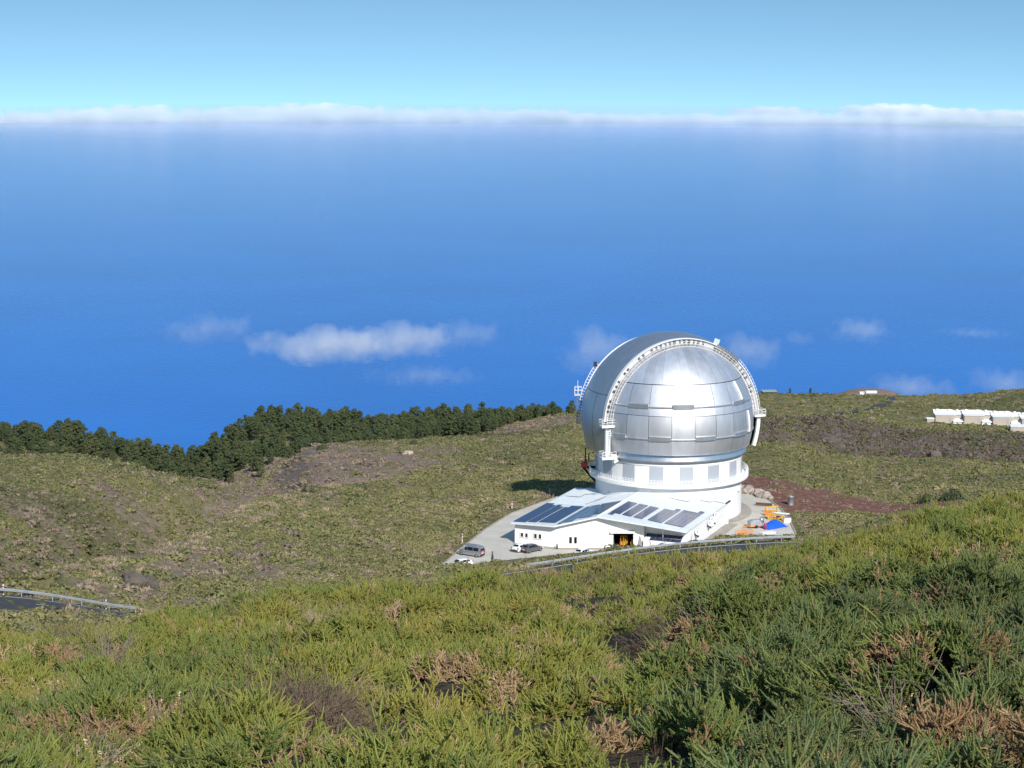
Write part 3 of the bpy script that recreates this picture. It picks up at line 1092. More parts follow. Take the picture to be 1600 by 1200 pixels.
# red hoist on brackets at the left of the walkway
mb = MB()
for dy in (-0.7, 0.7):
    mb.tube([(-14.8, 1.0 + dy, 5.2), (-17.4, 1.0 + dy, 8.2)], 0.14, 4).tube([(-14.8, 1.0 + dy, 8.3), (-17.6, 1.0 + dy, 8.3)], 0.14, 4)
mb.obj("hoist_bracket", M_dark, tower)
MB().box((-17.2, 0.6, 8.9), (1.3, 1.6, 0.9)).box((-16.9, 0.6, 9.6), (0.6, 0.8, 0.6)).obj("hoist_cabin", M_red, tower)
mb = MB().box((-17.0, 1.0, 11.0), (0.25, 0.25, 2.6)).box((-16.3, 1.0, 10.2), (0.2, 1.3, 1.6))
mb.obj("hoist_mast", M_dark, tower)
MB().lathe([(14.9, 0.0), (17.0, 0.0), (17.0, 0.12), (14.9, 0.12)], 96).obj("tower_apron", M_kerb, tower)
MB().lathe([(0.0, 0.55), (0.35, 0.5), (0.5, 0.0), (0.35, -0.5), (0, -0.55)], 12).obj("wall_lamp", M_whitemetal, tower, True, (14.85 * math.sin(R(70)), -14.85 * math.cos(R(70)), 5.6))

# ------------------------------------------------------------------ the long white annex
ann = thing("observatory_building", "low white annex with solar panel roof and open garage in front of the tower", "building", (TX, TY, 0), R(-22))
RSG, ZL, ZR, ZRR = -1.5, 4.2, 6.3, 4.3


def rz(S):
    if S < -9:
        return ZL + 0.035 * (S + 18)
    return 4.515 + (S + 9) * (ZR - 4.515) / (RSG + 9) if S < RSG else ZR - (S - RSG) / (15 - RSG) * (ZR - ZRR)


def P(S, W, z=None, dz=0.0):
    return (S, -W, (rz(S) if z is None else z) + dz)


def roof_plate(poly, t=0.28):
    n_ = len(poly)
    vs_ = [P(*p) for p in poly] + [P(*p, None, -t) for p in poly]
    return vs_, [tuple(range(n_))[::-1], tuple(range(n_, 2 * n_))] + [(i, (i + 1) % n_, n_ + (i + 1) % n_, n_ + i) for i in range(n_)]


roofW = mesh_obj("roof", *roof_plate([(-18, 6), (-9.01, 6), (-9.01, 41.9), (-18, 41.1)]), M_roof, ann)
roofL = mesh_obj("roof", *roof_plate([(-8.99, 6), (-1.52, 6), (-1.52, 38.7), (-8.99, 41.9)]), M_roof, ann)
roofR = mesh_obj("roof", *roof_plate([(-1.48, 6), (15, 6), (15, 36), (-1.48, 38.7)]), M_roof, ann)
MB().tube([P(-1.5, 6, None, 0.03), P(-1.5, 38.7, None, 0.03)], 0.14, 6).obj("ridge_cap", M_white, ann)
# standing seams
for rf, S0, S1, W1 in ((roofW, -17.6, -9.2, 40.5), (roofL, -8.8, -2.0, 40.5), (roofR, -1.0, 14.8, 35.6)):
    mb = MB()
    for W in np.arange(8.0, 23.0, 1.0):
        mb.box(P((S0 + S1) / 2, W, None, 0.02), ((S1 - S0), 0.05, 0.05), Matrix.Rotation(-math.atan((rz(S1) - rz(S0)) / (S1 - S0)), 3, 'Y'))
    mb.obj("roof_seam", M_roof, rf)
mb = MB()
for pts in ([(-17.0, 15.0), (-13.5, 15.2), (-13.5, 12.5), (-2.5, 12.0)], [(-10, 22), (-8.5, 14.2)], [(-1.2, 13.5), (8.5, 14.5), (8.5, 11), (12.2, 11.2), (12.2, 9.6), (14.6, 9.8)]):
    mb.tube([P(S, W, None, 0.1) for S, W in pts], 0.07, 4)
mb.obj("conduit", M_steel, ann)


def wall(name, pts, zb=-0.4, top=None, mat_=None, t=0.3):
    """vertical wall through plan points, its top under the roof"""
    vs_, fs_ = [], []
    dense = []
    for (a, b) in zip(pts[:-1], pts[1:]):
        m_ = max(1, int(math.hypot(b[0] - a[0], b[1] - a[1]) / 1.0))
        # keep the ridge in the list
        fr = sorted(set([i / m_ for i in range(m_)] + [(c_ - a[0]) / (b[0] - a[0]) for c_ in (RSG, -9) if (a[0] - c_) * (b[0] - c_) < 0]))
        dense += [(a[0] + (b[0] - a[0]) * f, a[1] + (b[1] - a[1]) * f) for f in fr]
    dense.append(pts[-1])
    for S, W in dense:
        vs_ += [P(S, W, zb), P(S, W, None, -0.27) if top is None else P(S, W, top)]
    for i in range(len(dense) - 1):
        fs_.append((2 * i, 2 * i + 2, 2 * i + 3, 2 * i + 1))
    return mesh_obj(name, vs_, fs_, mat_ or M_white, ann)


def front_pt(S):
    """plan of the front wall from corner B to the garage end"""
    return (S, 40.6 + (S + 9) * (34.4 - 40.6) / 15.2)


GS0, GS1, GH = 0.9, 4.4, 3.0
wall("wall", [(-17.6, 8), (-17.6, 40.1)][::-1])
fw = wall("wall", [(-17.6, 40.1), (-9, 40.6)])
fw2 = wall("wall", [(-9, 40.6), front_pt(GS0)])
wall("wall", [front_pt(GS1), (6.2, 34.4)])
w_ = wall("wall", [front_pt(GS0), front_pt(GS1)], zb=GH)
wall("wall", [(6.2, 34.4), (6.2, 33.2), (14.75, 33.2)])
rw = wall("wall", [(14.75, 33.2), (14.75, 9.2)])
wall("wall", [(14.75, 9.2), (13.4, 9.2), (13.4, 6)])
# garage room behind the opening
g0, g1 = front_pt(GS0), front_pt(GS1)
mb = MB()
q = [P(*g0, 0.02), P(*g1, 0.02), P(g1[0] + 0.3, g1[1] - 9, 0.02), P(g0[0] - 2.3, g0[1] - 9, 0.02)]
top = [(a, b, GH) for a, b, _ in q]
mb.add(q + top, [(0, 1, 2, 3), (4, 7, 6, 5), (1, 5, 6, 2), (2, 6, 7, 3), (3, 7, 4, 0)])
mb.obj("garage_interior", mat("garage_grey", (0.10, 0.10, 0.11), 0.9), ann)
ang = math.atan2(-(g1[1] - g0[1]), g1[0] - g0[0])
Mg = Matrix.Rotation(ang, 3, 'Z')
mb = MB().box(Vector(P((g0[0] + g1[0]) / 2, (g0[1] + g1[1]) / 2, GH + 0.15)) + Mg @ Vector((-0.2, -0.35, 0)), (4.6, 0.7, 0.35), Mg)
mb.obj("roller_door", M_white, ann)
mb = MB().add([P(5.1, 35.2, -0.2), P(6.3, 34.45, -0.2), P(6.2, 35.4, -0.2), P(5.6, 34.85, 2.6)], [(0, 2, 1), (0, 3, 2), (2, 3, 1), (0, 1, 3)])
mb.obj("buttress", M_soffit, ann)
# dark soffit band under the front eaves
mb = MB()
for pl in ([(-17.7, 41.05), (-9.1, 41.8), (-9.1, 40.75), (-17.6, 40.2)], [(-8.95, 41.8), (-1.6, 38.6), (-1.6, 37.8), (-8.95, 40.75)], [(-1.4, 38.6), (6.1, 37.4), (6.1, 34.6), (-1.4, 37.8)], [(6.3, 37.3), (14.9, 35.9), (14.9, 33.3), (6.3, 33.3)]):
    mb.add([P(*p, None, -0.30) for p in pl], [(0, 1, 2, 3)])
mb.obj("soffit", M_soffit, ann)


# windows: pairs of dark panes in white frames, set proud of the front wall
def win_pair(S, z0, h, wid, plan):
    ax, ay = plan(S)
    bx, by = plan(S + 0.1)
    an = math.atan2(-(by - ay), bx - ax)
    Mz = Matrix.Rotation(an, 3, 'Z')
    c = Vector(P(ax, ay, z0 + h / 2))
    mb = MB()
    W2 = 2 * wid + 0.45
    for (x, z_, sx, sz) in ((0, h / 2 + 0.05, W2 + 0.24, 0.1), (0, -h / 2 - 0.07, W2 + 0.4, 0.12), (-W2 / 2 - 0.05, 0, 0.1, h), (W2 / 2 + 0.05, 0, 0.1, h), (0, 0, 0.4, h)):
        mb.box(c + Mz @ Vector((x, -0.06, z_)), (sx, 0.14, sz), Mz)
    f_ = mb.obj("window", M_white, ann)
    for s_ in (-1, 1):
        MB().box(c + Mz @ Vector((s_ * (W2 / 4 + 0.1), -0.02, 0)), (wid, 0.05, h - 0.02), Mz).obj("pane", M_glass, f_)


flatw = lambda S: (S, 40.1 + (S + 17.6) * 0.5 / 8.6)
win_pair(-15.6, 1.45, 0.75, 0.5, flatw)
win_pair(-12.8, 1.45, 0.85, 0.5, flatw)
win_pair(-6.1, 0.9, 1.25, 0.5, front_pt)
# plinth band, corner post
MB().prism([(S, -W - 1.2 * 0) for S, W in ((-17.7, 40.2), (-9, 40.7), (6.3, 34.5), (6.3, 35.6), (-8.8, 41.9), (-17.7, 41.2))][::-1], 0.0, 0.10).obj("plinth", M_kerb, ann)
# apron along the right wall
MB().prism([(14.8, -33), (17.0, -33), (17.0, -8), (14.8, -8)], 0.0, 0.10).obj("side_apron", M_kerb, ann)
# side door in the niche by the tower
d_ = MB().box((14.3, -8.6, 2.0), (1.9, 0.12, 4.0)).obj("niche_door", M_white, ann)
MB().box((14.9, -8.0, 4.3), (0.25, 3.2, 0.25)).obj("niche_lintel", M_dark, ann)
# lean-to with its own panels
lt = MB()
LZ = lambda W: 2.7 - (W - 33.2) * 0.5
lt.add([P(6.4, 33.22, LZ(33.2)), P(14.6, 33.22, LZ(33.2)), P(14.6, 35.3, LZ(35.3)), P(6.4, 35.3, LZ(35.3)),
        P(6.4, 33.22, -0.5), P(14.6, 33.22, -0.5), P(14.6, 35.3, -0.5), P(6.4, 35.3, -0.5)],
       [(0, 3, 2, 1), (3, 7, 6, 2), (0, 4, 7, 3), (1, 2, 6, 5)])
lt.obj("lean_to", M_white, ann)


# solar modules
def pv_mat():
    m = bpy.data.materials.new("solar_cells")
    m.use_nodes = True
    nt = m.node_tree
    b = nt.nodes["Principled BSDF"]
    b.inputs["Roughness"].default_value = 0.14
    tc = nt.nodes.new("ShaderNodeTexCoord").outputs["Generated"]
    bt = nt.nodes.new("ShaderNodeTexBrick")
    bt.offset = 0.0
    bt.inputs["Scale"].default_value = 1.0
    bt.inputs["Mortar Size"].default_value = 0.012
    bt.inputs["Brick Width"].default_value = 0.1667
    bt.inputs["Row Height"].default_value = 0.1
    bt.inputs["Color1"].default_value = (0.010, 0.026, 0.11, 1)
    bt.inputs["Color2"].default_value = (0.012, 0.032, 0.13, 1)
    bt.inputs["Mortar"].default_value = (0.06, 0.07, 0.10, 1)
    nt.links.new(tc, bt.inputs["Vector"])
    nt.links.new(bt.outputs[0], b.inputs["Base Color"])
    return m


M_pv = pv_mat()
pv_cache = {}


def module(w__, l__):
    key = (round(w__, 3), round(l__, 3))
    if key not in pv_cache:
        mb = MB().box((0, 0, 0), (w__ - 0.03, l__ - 0.03, 0.05))
        me_ = bpy.data.meshes.new("solar_panel")
        me_.from_pydata(mb.v, [], mb.f)
        me_.materials.append(M_pv)
        pv_cache[key] = me_
    return pv_cache[key]


def field(S0, S1, W0, W1, roof, nS, nW, skip=()):
    wS, lW = (S1 - S0) / nS, (W1 - W0) / nW
    for i in range(nS):
        for j in range(nW):
            if (i, j) in skip:
                continue
            S, W = S0 + (i + 0.5) * wS, W0 + (j + 0.5) * lW
            o = bpy.data.objects.new("solar_panel", module(wS, lW))
            link(o)
            o.parent = roof
            tilt = math.atan((rz(S + 0.1) - rz(S - 0.1)) / 0.2)
            o.location = P(S, W, None, 0.12)
            o.rotation_euler = (0, -tilt, 0)


field(-17.85, -15.3, 22.6, 40.3, roofW, 3, 11, {(2, 0)})
field(-15.1, -13.3, 23.6, 39.9, roofW, 2, 10, {(1, 0)})
field(-13.0, -9.6, 24.0, 39.6, roofW, 4, 10, {(0, 0)})
field(-8.85, -8.05, 24.6, 40.6, roofL, 1, 10)
field(-7.85, -6.1, 24.2, 39.9, roofL, 2, 9)
field(-5.8, -2.0, 23.6, 37.6, roofL, 3, 8, {(2, 7)})
field(-0.6, 1.3, 23.6, 35.6, roofR, 2, 7, {(1, 6)})
field(1.7, 3.5, 23.6, 34.0, roofR, 2, 6)
field(3.9, 5.7, 23.7, 34.0, roofR, 2, 6)
field(6.7, 9.5, 21.6, 33.9, roofR, 3, 7, {(0, 0), (1, 0)})
field(9.95, 13.65, 19.6, 33.7, roofR, 4, 8, {(0, 0), (1, 0), (2, 0)})
for i in range(7):
    for j in range(2):
        if (i, j) == (0, 1):
            continue
        o = bpy.data.objects.new("solar_panel", module(0.99, 0.9))
        link(o)
        o.parent = ann
        W = 33.75 + j * 0.92
        o.location = P(7.0 + i * 1.02, W, LZ(W) + 0.1)
        o.rotation_euler = (math.atan(0.5), 0, 0)

# round dish housings on the right wall
dish_src = None
for k, (W, z) in enumerate(((29.8, 2.9), (21.6, 2.9), (20.2, 3.3), (18.8, 3.1), (17.6, 3.7), (31.9, 0.9), (30.3, 0.9))):
    mb = MB().lathe([(0.0, -0.25), (0.45, -0.2), (0.62, 0.05), (0.66, 0.3), (0.6, 0.32), (0.0, 0.12)], 16)
    if dish_src is None:
        dish_src = mb.obj("fan_cowl", M_galv, ann, True)
        d_ = dish_src
    else:
        d_ = inst(dish_src, ann)
    d_.location = (15.35, -W, z)
    d_.rotation_euler = (R(35), R(62), R(-10))
    s_ = MB().tube([(14.75, -W, z - 0.5), (15.4, -W - 0.1, z - 0.65)], 0.12, 5).box((15.45, -W - 0.15, z - 0.75), (0.3, 0.3, 0.3))
    s_.obj("cowl_bracket", M_dark, ann)


# ------------------------------------------------------------------ plants
def leaf_mat(name, stops, transl=0.3, rough=0.6, grad=None):
    """colours run along the tint each plant carries"""
    m = bpy.data.materials.new(name)
    m.use_nodes = True
    nt = m.node_tree
    b = nt.nodes["Principled BSDF"]
    b.inputs["Roughness"].default_value = rough
    b.inputs["Specular IOR Level"].default_value = 0.25
    a = nt.nodes.new("ShaderNodeAttribute")
    a.attribute_type = 'INSTANCER'
    a.attribute_name = "tint"
    r = ramp(nt, stops)
    nt.links.new(a.outputs["Fac"], r.inputs[0])
    c = r.outputs[0]
    if grad:
        v = nt.nodes.new("ShaderNodeAttribute")
        v.attribute_name = "tip"
        c = mixc(nt, v.outputs["Fac"], c, grad)
    nt.links.new(c, b.inputs["Base Color"])
    t = nt.nodes.new("ShaderNodeBsdfTranslucent")
    nt.links.new(c, t.inputs["Color"])
    mx = nt.nodes.new("ShaderNodeMixShader")
    mx.inputs[0].default_value = transl
    out = nt.nodes["Material Output"]
    nt.links.new(b.outputs[0], mx.inputs[1])
    nt.links.new(t.outputs[0], mx.inputs[2])
    nt.links.new(mx.outputs[0], out.inputs["Surface"])
    return m


def fast_mesh(name, V, Fc, m, tip=None):
    V = np.asarray(V, np.float32)
    Fc = np.asarray(Fc, np.int32)
    me_ = bpy.data.meshes.new(name)
    me_.vertices.add(len(V)); me_.vertices.foreach_set("co", V.ravel())
    k = Fc.shape[1]
    me_.loops.add(Fc.size); me_.loops.foreach_set("vertex_index", Fc.ravel())
    me_.polygons.add(len(Fc)); me_.polygons.foreach_set("loop_start", np.arange(0, Fc.size, k, dtype=np.int32))
    me_.update(calc_edges=True)
    if tip is not None:
        at_ = me_.attributes.new("tip", 'FLOAT', 'POINT')
        at_.data.foreach_set("value", np.asarray(tip, np.float32))
    me_.materials.append(m)
    return me_


def unit(v):
    return v / np.maximum(np.linalg.norm(v, axis=-1, keepdims=True), 1e-9)


def shoot_tuft(name, m, n_sh=9, length=(0.22, 0.46), core=0.011, leaf=0.014, nl=44, spread=0.14, lean=0.8, drift=0.35, dry=0.0, twig=False):
    """a fan of bottle-brush shoots: each a leafy core on a bent line, set with small pointed leaves"""
    V, Fc, T = [], [], []
    cnt = 0
    ring_n = 5
    plan = []
    for s in range(n_sh):
        az_, ln = rng.uniform(0, 2 * np.pi), rng.uniform(*length)
        le = lean * rng.uniform(0.25, 1.0)
        d0 = unit(np.array([math.cos(az_) * math.sin(le) + drift, math.sin(az_) * math.sin(le), math.cos(le)]))
        base = np.array([math.cos(az_), math.sin(az_), 0]) * spread * rng.uniform(0, 1) - d0 * 0.10
        curl = np.array([0, 0, 1.0]) * rng.uniform(-0.35, 0.55) + rng.normal(0, 0.38, 3)
        plan.append((base, d0, curl, ln))
        if not twig:      # side shoots, angled forward along the branch
            ns = int(rng.integers(4, 8))
            sa = rng.uniform(0, 6.28)
            for q in range(ns):
                u = 0.30 + 0.62 * (q + rng.uniform(0, 1)) / ns
                p = base + d0 * u * ln + curl * u * u * ln * 0.5
                ax = unit(d0 + curl * u)
                s1 = unit(np.cross(ax, [0.2, 0.3, 0.93]))
                s2 = np.cross(ax, s1)
                sa += 2.4 + rng.normal(0, 0.4)
                dd = unit(ax + (s1 * math.cos(sa) + s2 * math.sin(sa)) * rng.uniform(0.6, 1.1))
                plan.append((p, dd, ax * 0.4 + np.array([0, 0, 0.4]) + rng.normal(0, 0.35, 3), ln * rng.uniform(0.28, 0.52)))
    for base, d0, curl, ln in plan:
        tt = np.linspace(0, 1, 7)
        pts = base + d0 * (tt * ln)[:, None] + curl * (tt ** 2 * ln * 0.5)[:, None]
        side = unit(np.cross(d0, [0.31, 0.22, 0.9]))
        oth = np.cross(d0, side)
        sh = rng.uniform(0, 1)
        if twig:
            w_ = rng.uniform(0.003, 0.008) * (1 - 0.8 * tt)
        else:
            w_ = core * rng.uniform(0.62, 1.0) * np.array([0.5, 0.9, 1.0, 1.05, 1.0, 0.9, 0.45])
        th = np.linspace(0, 2 * np.pi, ring_n, endpoint=False)
        ring = (pts[:, None, :] + w_[:, None, None] * (np.cos(th)[None, :, None] * side + np.sin(th)[None, :, None] * oth)).reshape(-1, 3)
        V.append(ring)
        T.append(np.zeros(len(ring)) if twig else np.repeat(np.clip(0.12 + 0.25 * sh + dry * (tt < 0.4) * 0.6, 0, 1), ring_n))
        for i in range(6):
            for k in range(ring_n):
                a, b2 = cnt + ring_n * i + k, cnt + ring_n * i + (k + 1) % ring_n
                Fc += [(a, b2, b2 + ring_n), (a, b2 + ring_n, a + ring_n)]
        cnt += len(ring)
        if twig:
            for q in range(rng.integers(3, 7)):
                u = rng.uniform(0.3, 1.0)
                p = base + d0 * u * ln + curl * u * u * ln * 0.5
                e = unit(d0 + rng.normal(0, 0.7, 3)) * ln * rng.uniform(0.2, 0.5)
                ww = 0.003
                V.append(np.array([p + side * ww, p - side * ww, p + oth * ww, p + e])); T.append(np.zeros(4))
                Fc += [(cnt, cnt + 1, cnt + 3), (cnt + 1, cnt + 2, cnt + 3), (cnt + 2, cnt, cnt + 3)]
                cnt += 4
            continue
        nk = max(10, int(nl * ln / 0.30))
        u = np.sort(rng.uniform(0.05, 1.0, nk))
        p = base + d0 * (u * ln)[:, None] + curl * (u ** 2 * ln * 0.5)[:, None]
        ax = unit(d0 + curl * u[:, None])
        rd = unit(np.cross(ax, rng.normal(0, 1, (nk, 3))))
        dirn = unit(rd + ax * 0.8)
        L_ = (leaf * 1.25 + core * 0.4) * rng.uniform(0.7, 1.3, nk) * (1 - 0.3 * u ** 4)
        sd = np.cross(ax, rd)
        wv = leaf * 0.34
        root = p + rd * core * 0.5
        quad = np.stack([root - sd * wv * 0.4, root + dirn * (L_ * 0.5)[:, None] + sd * wv, root + dirn * L_[:, None], root + dirn * (L_ * 0.5)[:, None] - sd * wv], 1)
        V.append(quad.reshape(-1, 3))
        T.append(np.repeat(np.clip(0.25 * sh + rng.uniform(0, 1, nk) * 0.35 + (u > 0.9) * 0.3 + dry * (u < 0.45) * 0.5, 0, 1), 4))
        k0 = cnt + 4 * np.arange(nk)
        Fc += [tuple(x) for x in np.stack([k0, k0 + 1, k0 + 2], 1)] + [tuple(x) for x in np.stack([k0, k0 + 2, k0 + 3], 1)]
        cnt += 4 * nk
    return fast_mesh(name, np.concatenate(V), np.array(Fc), m, np.concatenate(T))


M_green = leaf_mat("shrub_green", [(0.0, (0.070, 0.160, 0.075)), (0.3, (0.140, 0.245, 0.062)), (0.65, (0.280, 0.330, 0.062)), (1.0, (0.41, 0.36, 0.085))], 0.35, 0.5, (0.46, 0.36, 0.11))
M_dry = leaf_mat("shrub_dry", [(0.0, (0.34, 0.21, 0.10)), (0.6, (0.52, 0.37, 0.20)), (1.0, (0.62, 0.48, 0.28))], 0.2, 0.8, (0.25, 0.17, 0.10))
M_twig = leaf_mat("bare_twigs", [(0.0, (0.085, 0.062, 0.045)), (1.0, (0.24, 0.175, 0.12))], 0.0, 0.9)


def scatter(name, meshes, pos, rot, scl, kind, tint, label, cat):
    """one object whose many small plants are set out on points"""
    src = bpy.data.collections.new(name + "_source")
    for i, me_ in enumerate(meshes):
        o = bpy.data.objects.new("%s_source_%02d" % (name, i), me_)
        src.objects.link(o)
    n_ = len(pos)
    me_ = bpy.data.meshes.new(name)
    me_.vertices.add(n_)
    me_.vertices.foreach_set("co", np.asarray(pos, np.float32).ravel())
    for nm, ty, arr, key in (("rot", 'FLOAT_VECTOR', rot, "vector"), ("scl", 'FLOAT_VECTOR', scl, "vector"), ("kind", 'INT', kind, "value"), ("tint", 'FLOAT', tint, "value")):
        at_ = me_.attributes.new(nm, ty, 'POINT')
        at_.data.foreach_set(key, np.asarray(arr, np.int32 if ty == 'INT' else np.float32).ravel())
    for m_ in {m_.name: m_ for q in meshes for m_ in q.materials}.values():
        me_.materials.append(m_)
    o = link(bpy.data.objects.new(name, me_))
    ng = bpy.data.node_groups.new(name + "_nodes", 'GeometryNodeTree')
    ng.interface.new_socket(name="Geometry", in_out='INPUT', socket_type='NodeSocketGeometry')
    ng.interface.new_socket(name="Geometry", in_out='OUTPUT', socket_type='NodeSocketGeometry')
    N = ng.nodes
    gi, go = N.new("NodeGroupInput"), N.new("NodeGroupOutput")
    ci = N.new("GeometryNodeCollectionInfo")
    ci.inputs["Collection"].default_value = src
    ci.inputs["Separate Children"].default_value = True
    ci.inputs["Reset Children"].default_value = True
    iop = N.new("GeometryNodeInstanceOnPoints")
    iop.inputs["Pick Instance"].default_value = True

    def na(nm, ty):
        q = N.new("GeometryNodeInputNamedAttribute")
        q.data_type = ty
        q.inputs["Name"].default_value = nm
        return q.outputs["Attribute"]
    L = ng.links
    L.new(gi.outputs[0], iop.inputs["Points"])
    L.new(ci.outputs[0], iop.inputs["Instance"])
    L.new(na("kind", 'INT'), iop.inputs["Instance Index"])
    e2r = N.new("FunctionNodeEulerToRotation")
    L.new(na("rot", 'FLOAT_VECTOR'), e2r.inputs[0])
    L.new(e2r.outputs[0], iop.inputs["Rotation"])
    L.new(na("scl", 'FLOAT_VECTOR'), iop.inputs["Scale"])
    L.new(iop.outputs[0], go.inputs[0])
    md = o.modifiers.new("scatter", 'NODES')
    md.node_group = ng
    return tag(o, label, cat, None, "stuff")


def euler_from_normal(nv, spin):
    """XYZ euler that turns +z to nv after a spin about z"""
    nv = unit(nv)
    # R = Rz(c) Ry(b) Rx(a) with intrinsic tilt; use tilt direction angle t and polar p
    t, p = np.arctan2(nv[:, 1], nv[:, 0]), np.arccos(np.clip(nv[:, 2], -1, 1))
    ct, st, cp, sp, cs, ss = np.cos(t), np.sin(t), np.cos(p), np.sin(p), np.cos(spin - t), np.sin(spin - t)
    # M = Rz(t) Ry(p) Rz(spin - t)
    m00 = ct * cp * cs - st * ss
    m10 = st * cp * cs + ct * ss
    m20 = -sp * cs
    m21, m22 = sp * ss, cp
    return np.stack([np.arctan2(m21, m22), np.arcsin(np.clip(-m20, -1, 1)), np.arctan2(m10, m00)], 1)


CELL = 1.5


def mound(x, y):
    """shrub domes: height and cell number"""
    ix, iy = np.floor(x / CELL), np.floor(y / CELL)
    bh, bid = np.full(x.shape, -9.0), np.zeros(x.shape)
    for dx in (-1, 0, 1):
        for dy in (-1, 0, 1):
            cx, cy_ = ix + dx, iy + dy
            px_, py_ = (cx + 0.15 + 0.7 * _hash(cx, cy_, 1)) * CELL, (cy_ + 0.15 + 0.7 * _hash(cx, cy_, 2)) * CELL
            k = _hash(cx, cy_, 3)
            rr_ = 0.9 + 0.5 * k
            h = (0.40 + 0.50 * k) * (1 - ((x - px_) ** 2 + (y - py_) ** 2) / rr_ ** 2)
            m_ = h > bh
            bh = np.where(m_, h, bh)
            bid = np.where(m_, _hash(cx, cy_, 4), bid)
    return bh, bid


tufts = [shoot_tuft("t0", M_green, 5, (0.24, 0.40), 0.0105, 0.013, 60, 0.12, 1.0), shoot_tuft("t1", M_green, 6, (0.18, 0.32), 0.0095, 0.012, 60, 0.13, 1.1), shoot_tuft("t2", M_green, 4, (0.30, 0.48), 0.012, 0.014, 60, 0.10, 1.2),
         shoot_tuft("t3", M_green, 5, (0.20, 0.36), 0.010, 0.013, 60, 0.13, 1.0, dry=0.9), shoot_tuft("t4", M_green, 5, (0.22, 0.42), 0.0115, 0.014, 60, 0.12, 1.3),
         shoot_tuft("t5", M_dry, 4, (0.16, 0.30), 0.010, 0.013, 60, 0.10, 1.1), shoot_tuft("t6", M_dry, 3, (0.2, 0.36), 0.011, 0.014, 60, 0.10, 1.2),
         shoot_tuft("t7", M_twig, 14, (0.2, 0.42), twig=True, spread=0.22, lean=1.5), shoot_tuft("t8", M_twig, 12, (0.16, 0.36), twig=True, spread=0.18, lean=1.6)]
HOLES = [(1225, 945, 0.9), (1440, 918, 1.0), (905, 1105, 0.45), (545, 970, 1.2), (170, 1025, 0.9), (1150, 1110, 0.4), (340, 1070, 0.6), (700, 1060, 0.6), (1000, 1150, 0.35), (850, 1080, 0.45), (1090, 890, 1.0), (1330, 1085, 0.35), (560, 1010, 0.8), (640, 1140, 0.4), (90, 1090, 0.5)]


def canopy_at(px, row):
    """point of the shrub canopy on a sight line"""
    for r_ in np.arange(8, 75, 0.25):
        p = atr(px, row, r_)
        if p[2] < float(terr([p[0]], [p[1]])[0]) + 0.25:
            return p
    return p


HOLES = [(canopy_at(a, b), c) for a, b, c in HOLES]
NT = 27000
rr = np.sqrt(rng.uniform(6.5 ** 2, 27 ** 2, NT))
rr2 = np.sqrt(rng.uniform(27 ** 2, 82 ** 2, 80000))
rr = np.concatenate([rr, rr2])
aa = rng.uniform(-0.37, 0.37, len(rr))
NX = 70000                                             # the same cover goes on beyond the picture's sides
rr = np.concatenate([rr, np.sqrt(rng.uniform(5.5 ** 2, 62 ** 2, NX))])
aa = np.concatenate([aa, rng.uniform(0.37, 0.95, NX) * rng.choice([-1, 1], NX)])
X, Y = rr * np.sin(aa), rr * np.cos(aa)
h, cid = mound(X, Y)
eps = 0.05
gx = (mound(X + eps, Y)[0] - h) / eps
gy = (mound(X, Y + eps)[0] - h) / eps
Z = terr(X, Y) + 0.5 - 1.02 + np.maximum(h, -0.12) * (1 + 0.55 * smooth01((X / rr - 0.05) / 0.08) * smooth01((50 - rr) / 20)) + rng.normal(0, 0.03, len(X))
big = fbm(X / 5.0, Y / 5.0, 3, 41)
med = fbm(X / 1.7, Y / 1.7, 3, 42)
fine = fbm(X / 0.5, Y / 0.5, 2, 43)
deep = h < -0.02
tint = np.clip(0.49 + 0.40 * big + 0.34 * med + 0.25 * (cid - 0.5) + rng.normal(0, 0.10, len(X)) + 0.10 * smooth01((rr - 25) / 30), 0, 1)
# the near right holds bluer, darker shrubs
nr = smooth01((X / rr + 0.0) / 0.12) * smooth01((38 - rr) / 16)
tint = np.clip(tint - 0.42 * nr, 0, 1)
kind = rng.integers(0, 5, len(X))
dryp = (fbm(X / 0.8, Y / 0.8, 3, 47) > 0.27) | ((cid > 0.94) & (fine > 0.0)) | (rng.random(len(X)) < 0.08)
kind = np.where(dryp, rng.integers(5, 7, len(X)), kind)
dead = ((cid < 0.04) & (fine > -0.2)) | (med < -0.72) | (deep & (rng.random(len(X)) < 0.5))
kind = np.where(dead, rng.integers(7, 9, len(X)), kind)
keep = ~((cid < 0.10) & (cid > 0.055) & (rng.random(len(X)) < 0.6)) & ~(deep & (rng.random(len(X)) < 0.45)) & (rng.random(len(X)) < np.where(fbm(X / 1.2, Y / 1.2, 3, 48) < -0.29, 0.10, 1.0))
nv = np.stack([-gx * 0.9 + rng.normal(0, 0.22, len(X)) + 0.10, -gy * 0.9 + rng.normal(0, 0.22, len(X)) - 0.22, np.full(len(X), 1.0)], 1)
sc_ = rng.uniform(0.50, 0.92, len(X)) * (1 + 0.35 * smooth01((rr - 25) / 40))
rot = euler_from_normal(nv, 2.2 + 2.4 * fbm(X / 1.6, Y / 1.6, 2, 49) * 2 + rng.normal(0, 0.6, len(X)))
hol = np.zeros(len(X))
for p, hr in HOLES:
    hol = np.maximum(hol, smooth01((1.25 - np.hypot(X - p[0], (Y - p[1]) * 0.6) / (1.15 * hr)) / 0.5))
keep &= ~((hol > 0.3) & (rng.random(len(X)) < 0.25))
sc_ = sc_ * (1 + 0.7 * (kind >= 7))
kind = np.where((hol > 0.3), rng.integers(7, 9, len(X)), kind)
Z -= 0.6 * hol
scl = np.stack([sc_, sc_, sc_ * rng.uniform(0.75, 1.05, len(X))], 1)
k = keep
